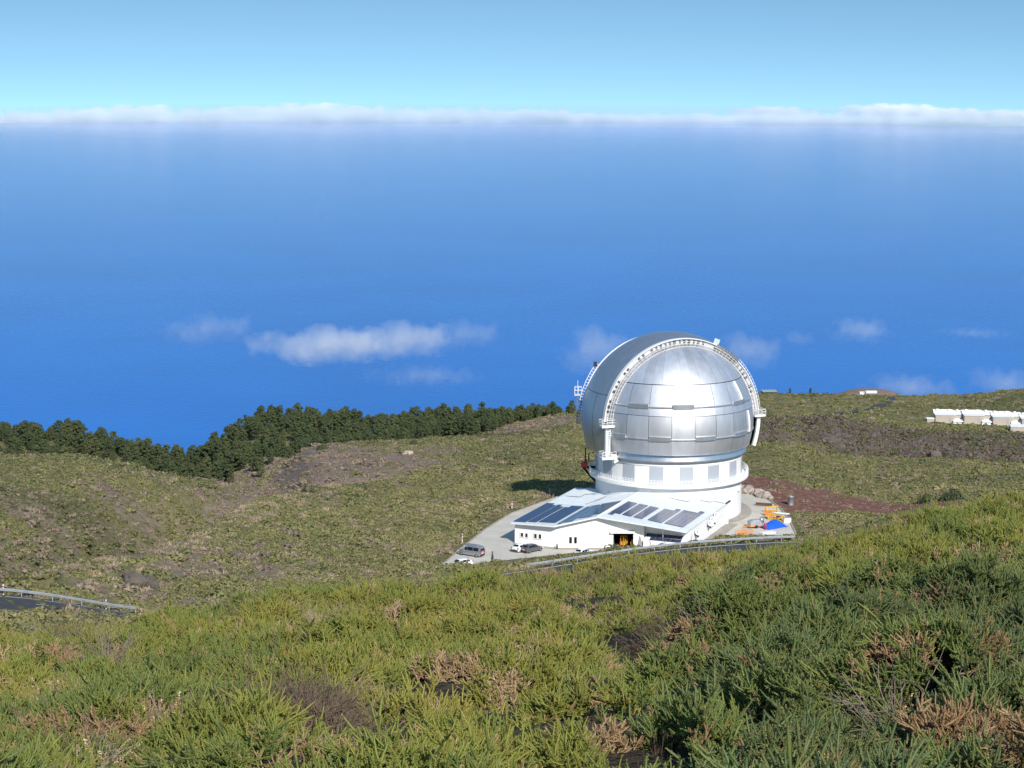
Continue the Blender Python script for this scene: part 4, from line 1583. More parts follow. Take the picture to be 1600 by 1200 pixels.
scatter("foreground_shrubs", tufts, np.stack([X, Y, Z], 1)[k], rot[k], scl[k], kind[k], tint[k], "dense evergreen broom shrubs covering the near slope, green with dry tips", "shrubs")


# --- low bushes over the middle distance
def bush_mesh(name, m, nf=110, flat=0.75, seed=0, fine=1.0):
    g = np.random.default_rng(seed)
    lobes = unit(g.normal(0, 1, (5, 3))) * 0.45 * np.array([1, 1, 0.4])
    d = unit(g.normal(0, 1, (nf, 3)))
    d[:, 2] = np.abs(d[:, 2]) - 0.12
    d = unit(d)
    rad = 0.75 + 0.25 * g.random(nf)
    c = lobes[g.integers(0, 5, nf)] * 0.9 + d * rad[:, None] * np.array([0.62, 0.62, 0.55 * flat])
    c[:, 2] = np.maximum(c[:, 2], -0.1)
    n_ = unit(d + g.normal(0, 0.45, (nf, 3)))
    s1 = unit(np.cross(n_, g.normal(0, 1, (nf, 3))))
    s2 = np.cross(n_, s1)
    sz = g.uniform(0.13, 0.26, nf)[:, None] * fine
    V = np.stack([c - s1 * sz, c + s1 * sz, c + s2 * sz * 1.3], 1).reshape(-1, 3)
    Fc = np.arange(3 * nf).reshape(-1, 3)
    tip = np.repeat(g.random(nf) * 0.5, 3)
    return fast_mesh(name, V, Fc, m, tip)


M_bush = leaf_mat("hill_bush", [(0.0, (0.080, 0.094, 0.045)), (0.25, (0.132, 0.150, 0.056)), (0.5, (0.195, 0.202, 0.070)), (0.75, (0.275, 0.255, 0.105)), (1.0, (0.38, 0.32, 0.18))], 0.2, 0.8, (0.30, 0.25, 0.14))
M_scrub = leaf_mat("dry_scrub", [(0.0, (0.10, 0.075, 0.062)), (0.5, (0.20, 0.155, 0.125)), (1.0, (0.42, 0.33, 0.22))], 0.1, 0.9, (0.30, 0.235, 0.165))


def grass_mesh(name, m, seed):
    g = np.random.default_rng(seed)
    nf = 60
    c = g.normal(0, 0.35, (nf, 3)) * np.array([1, 1, 0])
    d = unit(g.normal(0, 0.5, (nf, 3)) + np.array([0, 0, 1.0]))
    s1 = unit(np.cross(d, g.normal(0, 1, (nf, 3)))) * 0.07
    L_ = g.uniform(0.25, 0.6, nf)[:, None]
    V = np.stack([c - s1, c + s1, c + d * L_], 1).reshape(-1, 3)
    return fast_mesh(name, V, np.arange(3 * nf).reshape(-1, 3), m, np.repeat(g.random(nf) * 0.4, 3))


bushes = [bush_mesh("b%d" % i, M_bush, 120, (0.7, 0.9, 0.6, 1.0)[i], 50 + i) for i in range(4)] + [bush_mesh("b%d" % (4 + i), M_scrub, 90, 0.7, 60 + i) for i in range(2)] + [grass_mesh("b%d" % (6 + i), M_scrub, 70 + i) for i in range(2)]


def road_d(x, y):
    out = np.full(x.shape, 99.0)
    for k_ in range(0, len(ROAD), 2):
        out = np.minimum(out, np.hypot(x - mid[k_, 0], y - mid[k_, 1]))
    return out


NB = 210000
rr = np.concatenate([np.sqrt(rng.uniform(88 ** 2, 690 ** 2, NB)), np.sqrt(rng.uniform(690 ** 2, 1000 ** 2, 26000))])
aa = rng.uniform(-0.29, 0.29, len(rr))
X, Y = rr * np.sin(aa), rr * np.cos(aa)
br, red, gul = masks(X, Y)
pxq = px_of(X, Y)
pdq = poly_dist(X, Y, PLATXY)
rdq = np.where((rr > 190) & (rr < 345), road_d(X, Y), 99)
gr = fbm(X / 14, Y / 14 * 0.7, 4, 81)
patch_n = fbm(X / 5, Y / 4, 3, 83)
dens = 0.95 * smooth01((gr + 0.75) / 0.5) * np.where(patch_n < -0.35, 0.35, 1)
dens = dens * (1 - 0.58 * br) * (1 - 0.93 * red) * (1 - 0.45 * gul)
keep = (rng.random(len(X)) < dens) & (pdq > 1.6) & (rdq > 4.6)
keep &= ~((rr > 640) & (pxq < 900))
keep &= ~((rr > 299) & (rr < np.where(pxq < 800, 372, 358)) & (pxq > 680) & (pxq < 1130) & (rng.random(len(X)) < np.where((pxq > 940) & (pxq < 1000), 0.75, 0.985)))
keep &= ~((rr > 195) & (rr < 232) & (pxq < 260) & (pxq > 50) & (rng.random(len(X)) < 0.75))
keep &= ~(rr < 96)
spd = spur_dist(X, Y)
tint = np.clip(0.43 + 0.42 * fbm(X / 45, Y / 45, 3, 84) + 0.24 * gr + 0.22 * patch_n + rng.normal(-0.06, 0.09, len(X)) - 0.60 * gul + 0.12 * smooth01((360 - rr) / 120) + 0.13 * smooth01((spd + 75) / 25) * (spd < 2) * (rr < 520) - 0.12 * (spd > 8) * smooth01((130 - spd) / 50), 0, 1)
kind = rng.integers(0, 4, len(X))
scr = rng.random(len(X)) < (0.06 + 0.70 * br + 0.55 * gul + 0.7 * red + 0.14 * (patch_n < -0.25))
kind = np.where(scr, rng.integers(4, 6, len(X)), kind)
crestg = np.abs(spur_dist(X, Y) + 2) < 5
dryg = rng.random(len(X)) < np.where(patch_n < -0.1, 0.32, 0.08) + 0.5 * ((pdq < 5) | (rdq < 7)) + 0.4 * crestg
kind = np.where(dryg & ~(gul > 0.5), rng.integers(6, 8, len(X)), kind)
tint = np.where(kind >= 4, np.clip(0.35 + 0.4 * rng.random(len(X)) + 0.3 * (kind >= 6) - 0.55 * gul, 0, 1), tint)
sz = np.exp(rng.normal(-0.46, 0.42, len(X))) * (1 + 0.35 * smooth01((rr - 550) / 300)) * (1 + 0.5 * gul * rng.random(len(X)))
sz = np.clip(sz, 0.3, np.where(rr < 185, 0.75, 2.2))
Z = terr(X, Y) - 0.08
k = keep
rot = np.stack([rng.normal(0, 0.12, len(X)), rng.normal(0, 0.12, len(X)), rng.uniform(0, 6.283, len(X))], 1)
scl = np.stack([sz, sz, sz * rng.uniform(0.6, 1.0, len(X))], 1)
scatter("hillside_bushes", bushes, np.stack([X, Y, Z], 1)[k], rot[k], scl[k], kind[k], tint[k], "olive green low bushes and dry grass covering the hillsides round the car park", "bushes")


# --- rocks of the gully
def rock_mesh(name, m, seed, sub=2):
    bm = bmesh.new()
    bmesh.ops.create_icosphere(bm, subdivisions=sub, radius=1.0)
    g = random.Random(seed)
    ax = [Vector((g.gauss(0, 1), g.gauss(0, 1), g.gauss(0, 1))).normalized() for _ in range(9)]
    lim = [g.uniform(0.55, 0.9) for _ in ax]
    for v in bm.verts:
        for a, l in zip(ax, lim):
            d = v.co.dot(a)
            if d > l:
                v.co -= a * (d - l) * 0.9
        from mathutils import noise as mno
        v.co *= 1 + g.uniform(-0.03, 0.03) + 0.16 * mno.fractal(v.co * 2.2 + Vector((seed, 0, 0)), 1.0, 2.0, 4)
    me_ = bpy.data.meshes.new(name)
    bm.to_mesh(me_)
    bm.free()
    me_.materials.append(m)
    return me_


NR = 9000
rr = np.sqrt(rng.uniform(560 ** 2, 672 ** 2, NR))
aa = rng.uniform(0.09, 0.28, NR)
X, Y = rr * np.sin(aa), rr * np.cos(aa)
g_ = masks(X, Y)[2]
k = (rng.random(NR) < g_ * 0.55) & (fbm(X / 9, Y / 9, 3, 91) > -0.35)
sz = np.exp(rng.normal(-0.85, 0.5, NR))
scatter("gully_rocks", [rock_mesh("r%d" % i, M_rock, i, 1) for i in range(4)], np.stack([X, Y, terr(X, Y)], 1)[k], rng.uniform(0, 6.28, (NR, 3))[k],
        np.stack([sz, sz, sz * 0.8], 1)[k], rng.integers(0, 4, NR)[k], rng.random(NR)[k], "dark broken volcanic rocks lining the gully behind the dome", "rocks")

# ------------------------------------------------------------------ pine forest
M_pine = bpy.data.materials.new("pine_needles")
M_pine.use_nodes = True
_nt = M_pine.node_tree
_b = _nt.nodes["Principled BSDF"]
_b.inputs["Roughness"].default_value = 0.8
_b.inputs["Specular IOR Level"].default_value = 0.2
_oi = _nt.nodes.new("ShaderNodeObjectInfo")
_r = ramp(_nt, [(0.0, (0.036, 0.058, 0.030)), (0.5, (0.055, 0.080, 0.036)), (1.0, (0.090, 0.108, 0.042))])
_nt.links.new(_oi.outputs["Random"], _r.inputs[0])
_a = _nt.nodes.new("ShaderNodeAttribute")
_a.attribute_name = "tip"
_nt.links.new(mixc(_nt, _a.outputs["Fac"], _r.outputs[0], (0.12, 0.13, 0.055)), _b.inputs["Base Color"])
M_bark = mat("pine_bark", (0.11, 0.075, 0.055), 0.95, noise=0.3, nscale=2)


def pine(seed, H):
    g = np.random.default_rng(seed)
    V, T = [], []
    nl = int(g.integers(30, 40))
    wob = g.uniform(0, 6.28)
    fat = g.uniform(0.85, 1.2)
    for i in range(nl):
        u = (i + 0.5) / nl
        hh = H * (0.18 + 0.76 * u)
        rmax = H * 0.30 * fat * (1.0 - 0.78 * max(0, (u - 0.40) / 0.60) ** 1.6) * (0.75 + 0.25 * min(1, u / 0.2)) * g.uniform(0.6, 1.15)
        a = i * 2.4 + g.normal(0, 0.4) + wob
        rad = rmax * (0.25 + 0.65 * g.random() ** 0.6)
        c = np.array([math.cos(a) * rad, math.sin(a) * rad, hh + g.normal(0, 0.03) * H])
        nf = 78
        d = unit(g.normal(0, 1, (nf, 3)))
        p = c + d * g.uniform(0.6, 1.0, (nf, 1)) * np.array([1.0, 1.0, 0.62]) * H * 0.085
        n_ = unit(d + np.array([0, 0, 0.5]) + g.normal(0, 0.5, (nf, 3)))
        s1 = unit(np.cross(n_, g.normal(0, 1, (nf, 3))))
        s2 = np.cross(n_, s1)
        sz = g.uniform(0.12, 0.25, (nf, 1)) * H / 8.5
        V.append(np.stack([p - s1 * sz, p + s1 * sz, p + s2 * sz * 1.4], 1).reshape(-1, 3))
        T.append(np.repeat(g.random(nf) * 0.5, 3))
    V = np.concatenate(V)
    crown = fast_mesh("crown", V, np.arange(len(V)).reshape(-1, 3), M_pine, np.concatenate(T))
    mb = MB().tube([(0, 0, -1.0), (0.05 * H * g.normal(0, .2), 0, H * 0.5), (0, 0, H * 0.93)], 0.022 * H, 6, 0.006 * H)
    for i in range(7):
        a, hh = g.uniform(0, 6.28), H * g.uniform(0.2, 0.75)
        mb.tube([(0, 0, hh), (math.cos(a) * H * 0.13, math.sin(a) * H * 0.13, hh + H * 0.04)], 0.006 * H, 4, 0.002 * H)
    tr = bpy.data.meshes.new("trunk")
    tr.from_pydata(mb.v, [], mb.f)
    tr.materials.append(M_bark)
    return crown, tr, H


PV = [pine(100 + i, h_) for i, h_ in enumerate((8.5, 7.5, 9.5, 7, 8, 10, 6.5))]
FRONTX = [-260, 0, 120, 200, 265, 300, 330, 360, 400, 425, 450, 500, 560, 620, 700, 760, 800, 830, 870, 905]
FRONTR = [566, 566, 570, 574, 566, 556, 545, 542, 548, 566, 604, 610, 590, 588, 592, 594, 640, 662, 676, 680]
cand = []
tries = 0
grid = {}
while len(cand) < 2400 and tries < 260000:
    tries += 1
    px = random.uniform(-260, 905)
    r_ = random.uniform(555, 765)
    fr = np.interp(px, FRONTX, FRONTR)
    if r_ < fr + random.uniform(0, 4):
        continue
    if px > 315 and px < 470 and r_ < fr + 50 and random.random() < 0.86:
        continue
    x, y = r_ * math.sin(math.atan((px - 800) / F)), r_ * math.cos(math.atan((px - 800) / F))
    if any((x - a) ** 2 + (y - b) ** 2 < 2.4 ** 2 for q in [(int(x // 6) + i, int(y // 6) + j) for i in (-1, 0, 1) for j in (-1, 0, 1)] for a, b in grid.get(q, ())):
        continue
    grid.setdefault((int(x // 6), int(y // 6)), []).append((x, y))
    cand.append((x, y, px, r_))
# how much of each tree shows: front to back over the picture
tz = terr([c[0] for c in cand], [c[1] for c in cand])
cov = np.zeros((400, 1300), bool)
order = sorted(range(len(cand)), key=lambda i: cand[i][3])
info = []
for i in order:
    x, y, px, r_ = cand[i]
    v_i = random.randrange(len(PV))
    s_ = random.uniform(0.48, 0.86) * (0.85 if px > 780 else 1.0)
    H = PV[v_i][2] * s_
    p0, p1 = row_of(x, y, tz[i]), row_of(x, y, tz[i] + H)
    w_ = 0.27 * H * F / r_
    c0, c1 = max(0, int(px - w_ + 300)), max(1, int(px + w_ + 300))
    r0, r1 = max(0, int(p1 - 550)), max(1, int(p0 - 550))
    blk = cov[r0:r1, c0:c1]
    vis = (~blk).sum() if blk.size else 0
    if px < -8 or px > 1600:
        vis = 0
    cov[r0:r1, c0:c1] = True
    info.append((vis, x, y, tz[i], v_i, s_))
info.sort(reverse=True, key=lambda q: q[0])


def put_tree(x, y, z, v_i, s_, label):
    t = thing("pine_tree", label, "tree", (x, y, z), random.uniform(0, 6.28), "pine trees of the forest above the sea")
    t.scale = (s_ * random.uniform(0.9, 1.1), s_ * random.uniform(0.9, 1.1), s_)
    for nm, me_ in (("crown", PV[v_i][0]), ("trunk", PV[v_i][1])):
        o = bpy.data.objects.new(nm, me_)
        link(o)
        o.parent = t
    return t


for vis, x, y, z, v_i, s_ in info[:298]:
    pxx = px_of(np.array(x), np.array(y))
    fr = np.interp(pxx, FRONTX, FRONTR)
    depth = math.hypot(x, y) - fr
    lay = "in the front row" if depth < 14 else ("in the middle ranks" if depth < 60 else "on the skyline")
    size = "tall" if PV[v_i][2] * s_ > 8.8 else ("low" if PV[v_i][2] * s_ < 7 else "medium")
    where = ("of the forest behind the left hill" if pxx < 170 else "where the forest dips to the sea" if pxx < 300 else "above the ravine and brown slope" if pxx < 470
             else "of the forest above the grassy ridge" if pxx < 700 else "of the forest nearest the dome")
    lab = "%s dark green pine %s %s" % (size, lay, where)
    put_tree(x, y, z, v_i, s_, lab)
rest = info[298:]
crowns = []
for c_, t_, H in PV:
    crowns.append(c_)
scatter("pine_forest", crowns, [(q[1], q[2], q[3]) for q in rest], [(0, 0, random.uniform(0, 6.28)) for _ in rest], [(q[5],) * 3 for q in rest], [q[4] for q in rest], [0.5] * len(rest),
        "farther pines filling the dark forest behind the front trees", "forest")

# lone bushes that stand out
lone = None
for k_, (px, row, r_, s_, lab) in enumerate((
        (1208, 703, 556, 1.6, "round bright green bush alone on the slope right of the dome"),
        (506, 704, 540, 1.8, "yellowish green bush on the edge of the brown slope"),
        (648, 690, 553, 1.5, "small dark green bush on the grassy ridge line under the forest"),
        (560, 792, 428, 1.0, "small vivid green bush in the middle of the wide slope"),
        (1492, 793, 440, 2.6, "big dark bush at the far end of the near ridge, beside another"),
        (1450, 797, 440, 2.2, "dark rounded bush at the foot of the near ridge above dry ground"))):
    p = atr(px, row, r_)
    z = float(terr([p[0]], [p[1]])[0])
    t = thing("bush", lab, "bush", (p[0], p[1], z), random.uniform(0, 6), "bushes standing alone")
    t.scale = (s_, s_, s_ * 1.15)
    o = link(bpy.data.objects.new("foliage", bush_mesh("foliage", M_pine, 1500, 1.2, 300 + k_, 0.36)))
    o.parent = t
    MB().tube([(0, 0, -0.3), (0.05, 0, 0.5)], 0.06, 5).obj("stem", M_bark, t)

# ------------------------------------------------------------------ clouds
def cloud_mat(name, dens, cover, nscale, seed):
    m = bpy.data.materials.new(name)
    m.use_nodes = True
    nt = m.node_tree
    nt.nodes.clear()
    out = nt.nodes.new("ShaderNodeOutputMaterial")
    v = nt.nodes.new("ShaderNodeVolumePrincipled")
    v.inputs["Color"].default_value = (0.99, 0.995, 1, 1)
    v.inputs["Anisotropy"].default_value = 0.0
    tc = nt.nodes.new("ShaderNodeTexCoord")
    mp = nt.nodes.new("ShaderNodeMapping")
    mp.inputs["Location"].default_value = (-1, -1, -1)
    mp.inputs["Scale"].default_value = (2, 2, 2)
    nt.links.new(tc.outputs["Generated"], mp.inputs[0])
    ln = nt.nodes.new("ShaderNodeVectorMath")
    ln.operation = 'LENGTH'
    nt.links.new(mp.outputs[0], ln.inputs[0])
    mo = nt.nodes.new("ShaderNodeMapping")
    mo.inputs["Location"].default_value = (seed * 13.1, seed * 7.3, 0)
    nt.links.new(tc.outputs["Object"], mo.inputs[0])
    n = noise_node(nt, mo.outputs[0], nscale, 6, 0.62)
    # inside = 1 - radius + noise swing, then clipped
    a = nt.nodes.new("ShaderNodeMath")
    a.operation = 'MULTIPLY_ADD'
    a.inputs[1].default_value = 3.4
    a.inputs[2].default_value = cover - 1.7
    nt.links.new(n.outputs[0], a.inputs[0])
    b = nt.nodes.new("ShaderNodeMath")
    b.operation = 'MULTIPLY_ADD'
    b.inputs[1].default_value = -1.25
    nt.links.new(ln.outputs["Value"], b.inputs[0])
    nt.links.new(a.outputs[0], b.inputs[2])
    c = nt.nodes.new("ShaderNodeMath")
    c.operation = 'MULTIPLY'
    c.use_clamp = True
    c.inputs[1].default_value = 1.3
    nt.links.new(b.outputs[0], c.inputs[0])
    d = nt.nodes.new("ShaderNodeMath")
    d.operation = 'MULTIPLY'
    d.inputs[1].default_value = dens
    nt.links.new(c.outputs[0], d.inputs[0])
    nt.links.new(d.outputs[0], v.inputs["Density"])
    nt.links.new(v.outputs[0], out.inputs["Volume"])
    try:
        m.cycles.volume_step_rate = 0.35
    except Exception:
        pass
    return m


def cloud(name, px, row, wpx, hpx, r_, depth, dens, cover, nfac, parent=None, seed=0):
    c = atr(px, row, r_)
    k = r_ / F
    bm = bmesh.new()
    bmesh.ops.create_icosphere(bm, subdivisions=3, radius=1.0)
    for v_ in bm.verts:
        v_.co = Vector((v_.co.x * wpx * k / 2, v_.co.y * depth / 2, v_.co.z * hpx * k / 2))
    me_ = bpy.data.meshes.new(name)
    bm.to_mesh(me_)
    bm.free()
    me_.materials.append(cloud_mat("cloud_vapour", dens, cover, nfac / (hpx * k), seed))
    o = link(bpy.data.objects.new(name, me_))
    o.location = c
    o.rotation_euler = (0, 0, -math.atan2(c[0], c[1]))
    if parent:
        o.parent = parent
    return o


LOW = [  # picture column, row, width, height, density, cover, label
    (320, 516, 200, 52, 0.0014, 0.75, "thin grey wisp of cloud over the sea, farthest to the left"),
    (510, 541, 250, 54, 0.0040, 0.98, "largest and thickest low white cloud over the sea"),
    (630, 532, 190, 52, 0.0030, 1.0, "white cloud joined to the right end of the thickest low cloud"),
    (730, 523, 140, 44, 0.0014, 0.85, "faint trailing wisp at the right end of the low cloud line"),
    (665, 588, 230, 34, 0.0011, 0.8, "long faint wisp of cloud just above the pine forest"),
    (935, 546, 120, 72, 0.0020, 0.95, "soft white cloud behind the left shoulder of the dome"),
    (1170, 548, 110, 56, 0.0018, 0.95, "soft white cloud just right of the dome top"),
    (1348, 514, 105, 36, 0.0018, 0.95, "small lone white cloud over the sea at the upper right"),
    (1525, 517, 130, 12, 0.0012, 0.9, "very thin streak of cloud over the sea near the right edge"),
    (1425, 604, 160, 40, 0.0016, 0.95, "low pale cloud lying on the skyline behind the right plateau"),
    (1570, 597, 120, 48, 0.0016, 0.95, "pale cloud at the right picture edge above the row of huts"),
    (1250, 526, 60, 26, 0.0012, 0.85, "tiny faint puff of cloud between two clouds right of the dome")]
for i, (px, row, w_, h_, de, cv, lab) in enumerate(LOW):
    dep = PITCH + math.atan((row - 600) / F)
    r_ = (ZC + 1250) / math.tan(dep)
    o = cloud("cloud", px, row, w_ * 1.15, h_ * 1.3, r_, 260 + w_ * 1.2, de * 0.95, cv, 1.6, None, i + 1)
    tag(o, lab, "cloud", "low clouds over the sea")
bank = thing("cloud_bank", "long bank of white clouds along the sea horizon", "clouds", tuple(atr(800, 190, 84000)))
BANK = [(-60, 190, 260, 22, 1.0), (110, 188, 240, 26, 1.0), (205, 184, 200, 28, 1.15), (310, 186, 200, 26, 1.0), (235, 193, 260, 20, 0.9), (470, 180, 260, 26, 1.2), (560, 183, 300, 24, 1.0),
        (700, 181, 260, 18, 1.05), (840, 180, 220, 14, 1.1), (940, 187, 320, 16, 1.0), (1040, 189, 420, 18, 1.0), (1180, 188, 460, 20, 1.05), (1210, 173, 140, 12, 1.2), (1290, 188, 420, 20, 1.05),
        (1400, 171, 190, 16, 1.2), (1480, 176, 320, 14, 1.15), (1480, 186, 380, 16, 1.05), (1640, 178, 240, 16, 1.1), (700, 191, 500, 14, 1.0), (400, 192, 400, 14, 1.0), (60, 194, 300, 16, 0.9)]
for i, (px, row, w_, h_, cv) in enumerate(BANK):
    o = cloud("cloud", px, row, w_ * 1.1, h_ * 1.5, 86000 if row > 178 else 87000, 1600, 0.0045, cv - 0.05, 1.1, None, 40 + i)
    o.location = o.location - bank.location
    o.parent = bank

# the pale air in which sea and cloud bank meet: a long low sheet of thin mist
ms = cloud("mist", 800, 197, 2700, 70, 82000, 7000, 0.00013, 2.6, 0.6, None, 90)
_p = [n_ for n_ in ms.data.materials[0].node_tree.nodes if n_.type == 'PRINCIPLED_VOLUME'][0]
_p.inputs['Color'].default_value = (0.80, 0.97, 1, 1)
tag(ms, "pale mist where the sea meets the cloud bank", "mist", None, "stuff")

# ------------------------------------------------------------------ vehicles
def car_paint(name, c, metal=0.3):
    m = mat(name, c, 0.32, metal)
    m.node_tree.nodes["Principled BSDF"].inputs["Coat Weight"].default_value = 0.6
    return m


M_lamp = mat("lamp_glass", (0.65, 0.66, 0.68), 0.15)
M_tail = mat("tail_lamp", (0.35, 0.02, 0.02), 0.25)
M_trim = mat("black_trim", (0.03, 0.03, 0.032), 0.6)


def make_car(label, loc, rz_, paint, L=4.3, Wd=1.78, H=1.5, kind="hatch", group="cars parked in front of the observatory"):
    """x runs forward; the body is lofted from cross sections, glass and lamps are set on it"""
    t = thing("parked_car" if kind != "van" else "parked_van", label, "car" if kind != "van" else "van", loc, rz_, group)
    h2 = L / 2
    if kind == "van":   # x, half width, belt, roof half width, top
        S = [(-h2, 0.80, 0.95, 0.70, 1.72), (-h2 + 0.06, 0.90, 1.02, 0.80, H - 0.06), (-h2 + 0.5, 0.94, 1.06, 0.82, H), (0.0, 0.95, 1.05, 0.82, H), (h2 - 2.1, 0.95, 1.04, 0.80, H - 0.02), (h2 - 1.75, 0.95, 1.03, 0.78, H - 0.10),
             (h2 - 0.95, 0.94, 1.03, 0.76, 1.12), (h2 - 0.25, 0.90, 0.92, 0.72, 0.98), (h2 - 0.05, 0.84, 0.72, 0.70, 0.80), (h2, 0.78, 0.55, 0.7, 0.62)]
        roof = (1, 5, 6)
    else:
        b = Wd / 2
        S = [(-h2, b - 0.14, 0.62, b - 0.2, 0.80), (-h2 + 0.07, b - 0.04, 0.86, b - 0.16, 1.0), (-h2 + 0.28, b, 0.93, b - 0.22, 1.12), (-h2 + 0.75, b, 0.94, b - 0.26, H - 0.08), (-h2 + 1.3, b, 0.93, b - 0.26, H), (0.1, b, 0.91, b - 0.26, H - 0.01),
             (0.45, b, 0.90, b - 0.27, H - 0.10), (1.05 + (L - 4.3) * 0.3, b, 0.90, b - 0.2, 0.98), (h2 - 0.5, b - 0.03, 0.80, b - 0.2, 0.88), (h2 - 0.12, b - 0.1, 0.62, b - 0.22, 0.72), (h2, b - 0.2, 0.48, b - 0.26, 0.54)]
        roof = (3, 6, 7)
    V, Fc = [], []
    for (x, wb, zb, wr, zt) in S:
        zl = 0.24
        pts = [(-wb * 0.9, zl), (-wb, zl + 0.16), (-wb, zb - 0.05), (-wb + 0.03, zb), (-wr, max(zt - 0.06, zb + 0.01)), (-wr + 0.1, max(zt, zb + 0.02))]
        V += [(x, y, z) for y, z in pts] + [(x, -y, z) for y, z in pts[::-1]]
    n_ = 12
    for i in range(len(S) - 1):
        for q in range(n_):
            q2 = (q + 1) % n_
            Fc.append((i * n_ + q, (i + 1) * n_ + q, (i + 1) * n_ + q2, i * n_ + q2)[::-1])
    Fc += [tuple(range(n_)), tuple(range((len(S) - 1) * n_, len(S) * n_))[::-1]]
    auto_smooth(mesh_obj("body", V, Fc, paint, t), 38)

    def sec(x):
        i = max(0, min(len(S) - 2, sum(1 for s_ in S if s_[0] <= x) - 1))
        f = (x - S[i][0]) / (S[i + 1][0] - S[i][0])
        return [S[i][k] + (S[i + 1][k] - S[i][k]) * f for k in range(5)]
    # side windows
    xa, xc, xd = S[roof[0]][0], S[roof[1]][0], S[roof[2]][0]
    if kind == "van":
        spans = [(-h2 + 0.35, -h2 + 1.45), (-h2 + 1.55, -h2 + 2.75), (-h2 + 2.85, h2 - 1.55)]
    else:
        spans = [(xa - 0.12, xa + 0.55), (xa + 0.62, -0.02), (0.06, xd - 0.28)]
    for sd in (-1, 1):
        for (x0, x1) in spans:
            vs_ = []
            for x in (x0, (x0 + x1) / 2, x1):
                q = sec(x)
                for f in (0.12, 0.86):
                    y = (q[1] - 0.03) + (q[3] - q[1] + 0.03) * f
                    z = q[2] + (max(q[4] - 0.06, q[2] + 0.01) - q[2]) * f
                    vs_.append((x, sd * (y + 0.014), z + 0.01))
            fs_ = [(0, 2, 3, 1), (2, 4, 5, 3)]
            mesh_obj("side_window", vs_, [f_ if sd < 0 else f_[::-1] for f_ in fs_], M_glass, t)
        lm = [(h2 - 0.22, 0.60), (-h2 + 0.07, 0.84)] if kind != "van" else [(h2 - 0.15, 0.76), (-h2 + 0.03, 1.0)]
        q = sec(lm[0][0])
        MB().box((lm[0][0], sd * (q[1] - 0.14), lm[0][1] + 0.02), (0.34, 0.34, 0.15)).obj("headlight", M_lamp, t)
        q = sec(lm[1][0])
        MB().box((lm[1][0], sd * (q[1] - 0.09), lm[1][1]), (0.16, 0.2, 0.30 if kind != "van" else 0.6)).obj("tail_light", M_tail, t)
        MB().box((S[roof[2]][0] - 0.25, sd * (S[5][1] + 0.1), 1.0 if kind != "van" else 1.2), (0.14, 0.2, 0.14)).obj("wing_mirror", paint, t)
    # windscreen and rear window: across the two slopes
    def cross(xl, xh, nm):
        a, b2 = sec(xl), sec(xh)
        dirn = 1 if xl > xh else -1
        vs_ = [(xl + 0.02 * dirn, -(a[3] - 0.06), a[4] + 0.025), (xl + 0.02 * dirn, a[3] - 0.06, a[4] + 0.025), (xh + 0.02 * dirn, b2[3] - 0.12, b2[4] + 0.02), (xh + 0.02 * dirn, -(b2[3] - 0.12), b2[4] + 0.02)]
        mesh_obj(nm, vs_, [(0, 1, 2, 3) if dirn > 0 else (3, 2, 1, 0)], M_glass, t)
    if kind == "van":
        cross(S[6][0] - 0.08, S[5][0] + 0.05, "windscreen")
        MB().box((-h2 + 0.015, 0, 1.42), (0.06, 1.36, 0.52)).obj("rear_window", M_glass, t)
        MB().box((-0.2, 0, H + 0.05), (2.6, 1.3, 0.14)).obj("roof_bed", paint, t)
    else:
        cross(S[7][0] - 0.06, S[6][0] + 0.04, "windscreen")
        cross(S[2][0] - 0.0, S[3][0] - 0.04, "rear_window")
    MB().box((-h2 + 0.02, 0, 0.42), (0.14, Wd * 0.86, 0.26)).box((h2 - 0.05, 0, 0.36), (0.14, Wd * 0.7, 0.2)).obj("bumper", M_trim, t)
    MB().box((-h2 - 0.03, 0, 0.66 if kind != "van" else 0.75), (0.05, 0.5, 0.12)).obj("number_plate", M_line, t)
    for x in (-h2 + 0.78, h2 - 0.82):
        for sd in (-1, 1):
            w_ = MB()
            ty = [(0.2, -0.10), (0.30, -0.11), (0.33, -0.06), (0.33, 0.06), (0.30, 0.11), (0.2, 0.10)]
            w_.lathe(ty, 18)
            wo = w_.obj("wheel", M_rubber, t, True, (x, sd * (Wd / 2 - 0.10), 0.33))
            wo.rotation_euler = (R(90), 0, 0)
            MB().lathe([(0.0, -0.07), (0.07, -0.08), (0.2, -0.06), (0.21, 0.06), (0.07, 0.08), (0, 0.07)], 12).obj("rim", M_galv, wo, True)
    return t


def dirto(a, b):
    return math.atan2(b[1] - a[1], b[0] - a[0])


P_white, P_grey, P_silver = car_paint("white_car_paint", (0.78, 0.78, 0.78), 0.0), car_paint("dark_grey_car_paint", (0.16, 0.165, 0.17), 0.6), car_paint("silver_car_paint", (0.36, 0.38, 0.41), 0.6)
gz = 0.004
q = atz(739, 868)
make_car("silver van with dark windows parked at the car park kerb", (q[0], q[1], gz), R(148), P_silver, 4.9, 1.9, 1.95, "van")
q = atz(817, 860.5)
make_car("white hatchback nosed up to the building, beside a grey car", (q[0], q[1], gz), R(52), P_white, 4.0, 1.75, 1.48)
q = atz(834, 861.5)
make_car("dark grey car parked between the white hatchback and the building corner", (q[0], q[1], gz), R(44), P_grey, 4.4, 1.8, 1.5)
q = atz(722, 886)
make_car("white car with its windscreen towards the road, partly hidden by shrubs below the van", (q[0], q[1], gz), R(218), P_white, 4.5, 1.82, 1.48)
q = atz(915, 868)
make_car("white car with dark rear window, half hidden by the guard rail below the front wall", (q[0], q[1], gz), R(50), P_white, 4.2, 1.78, 1.5)
q = atz(808, 890)
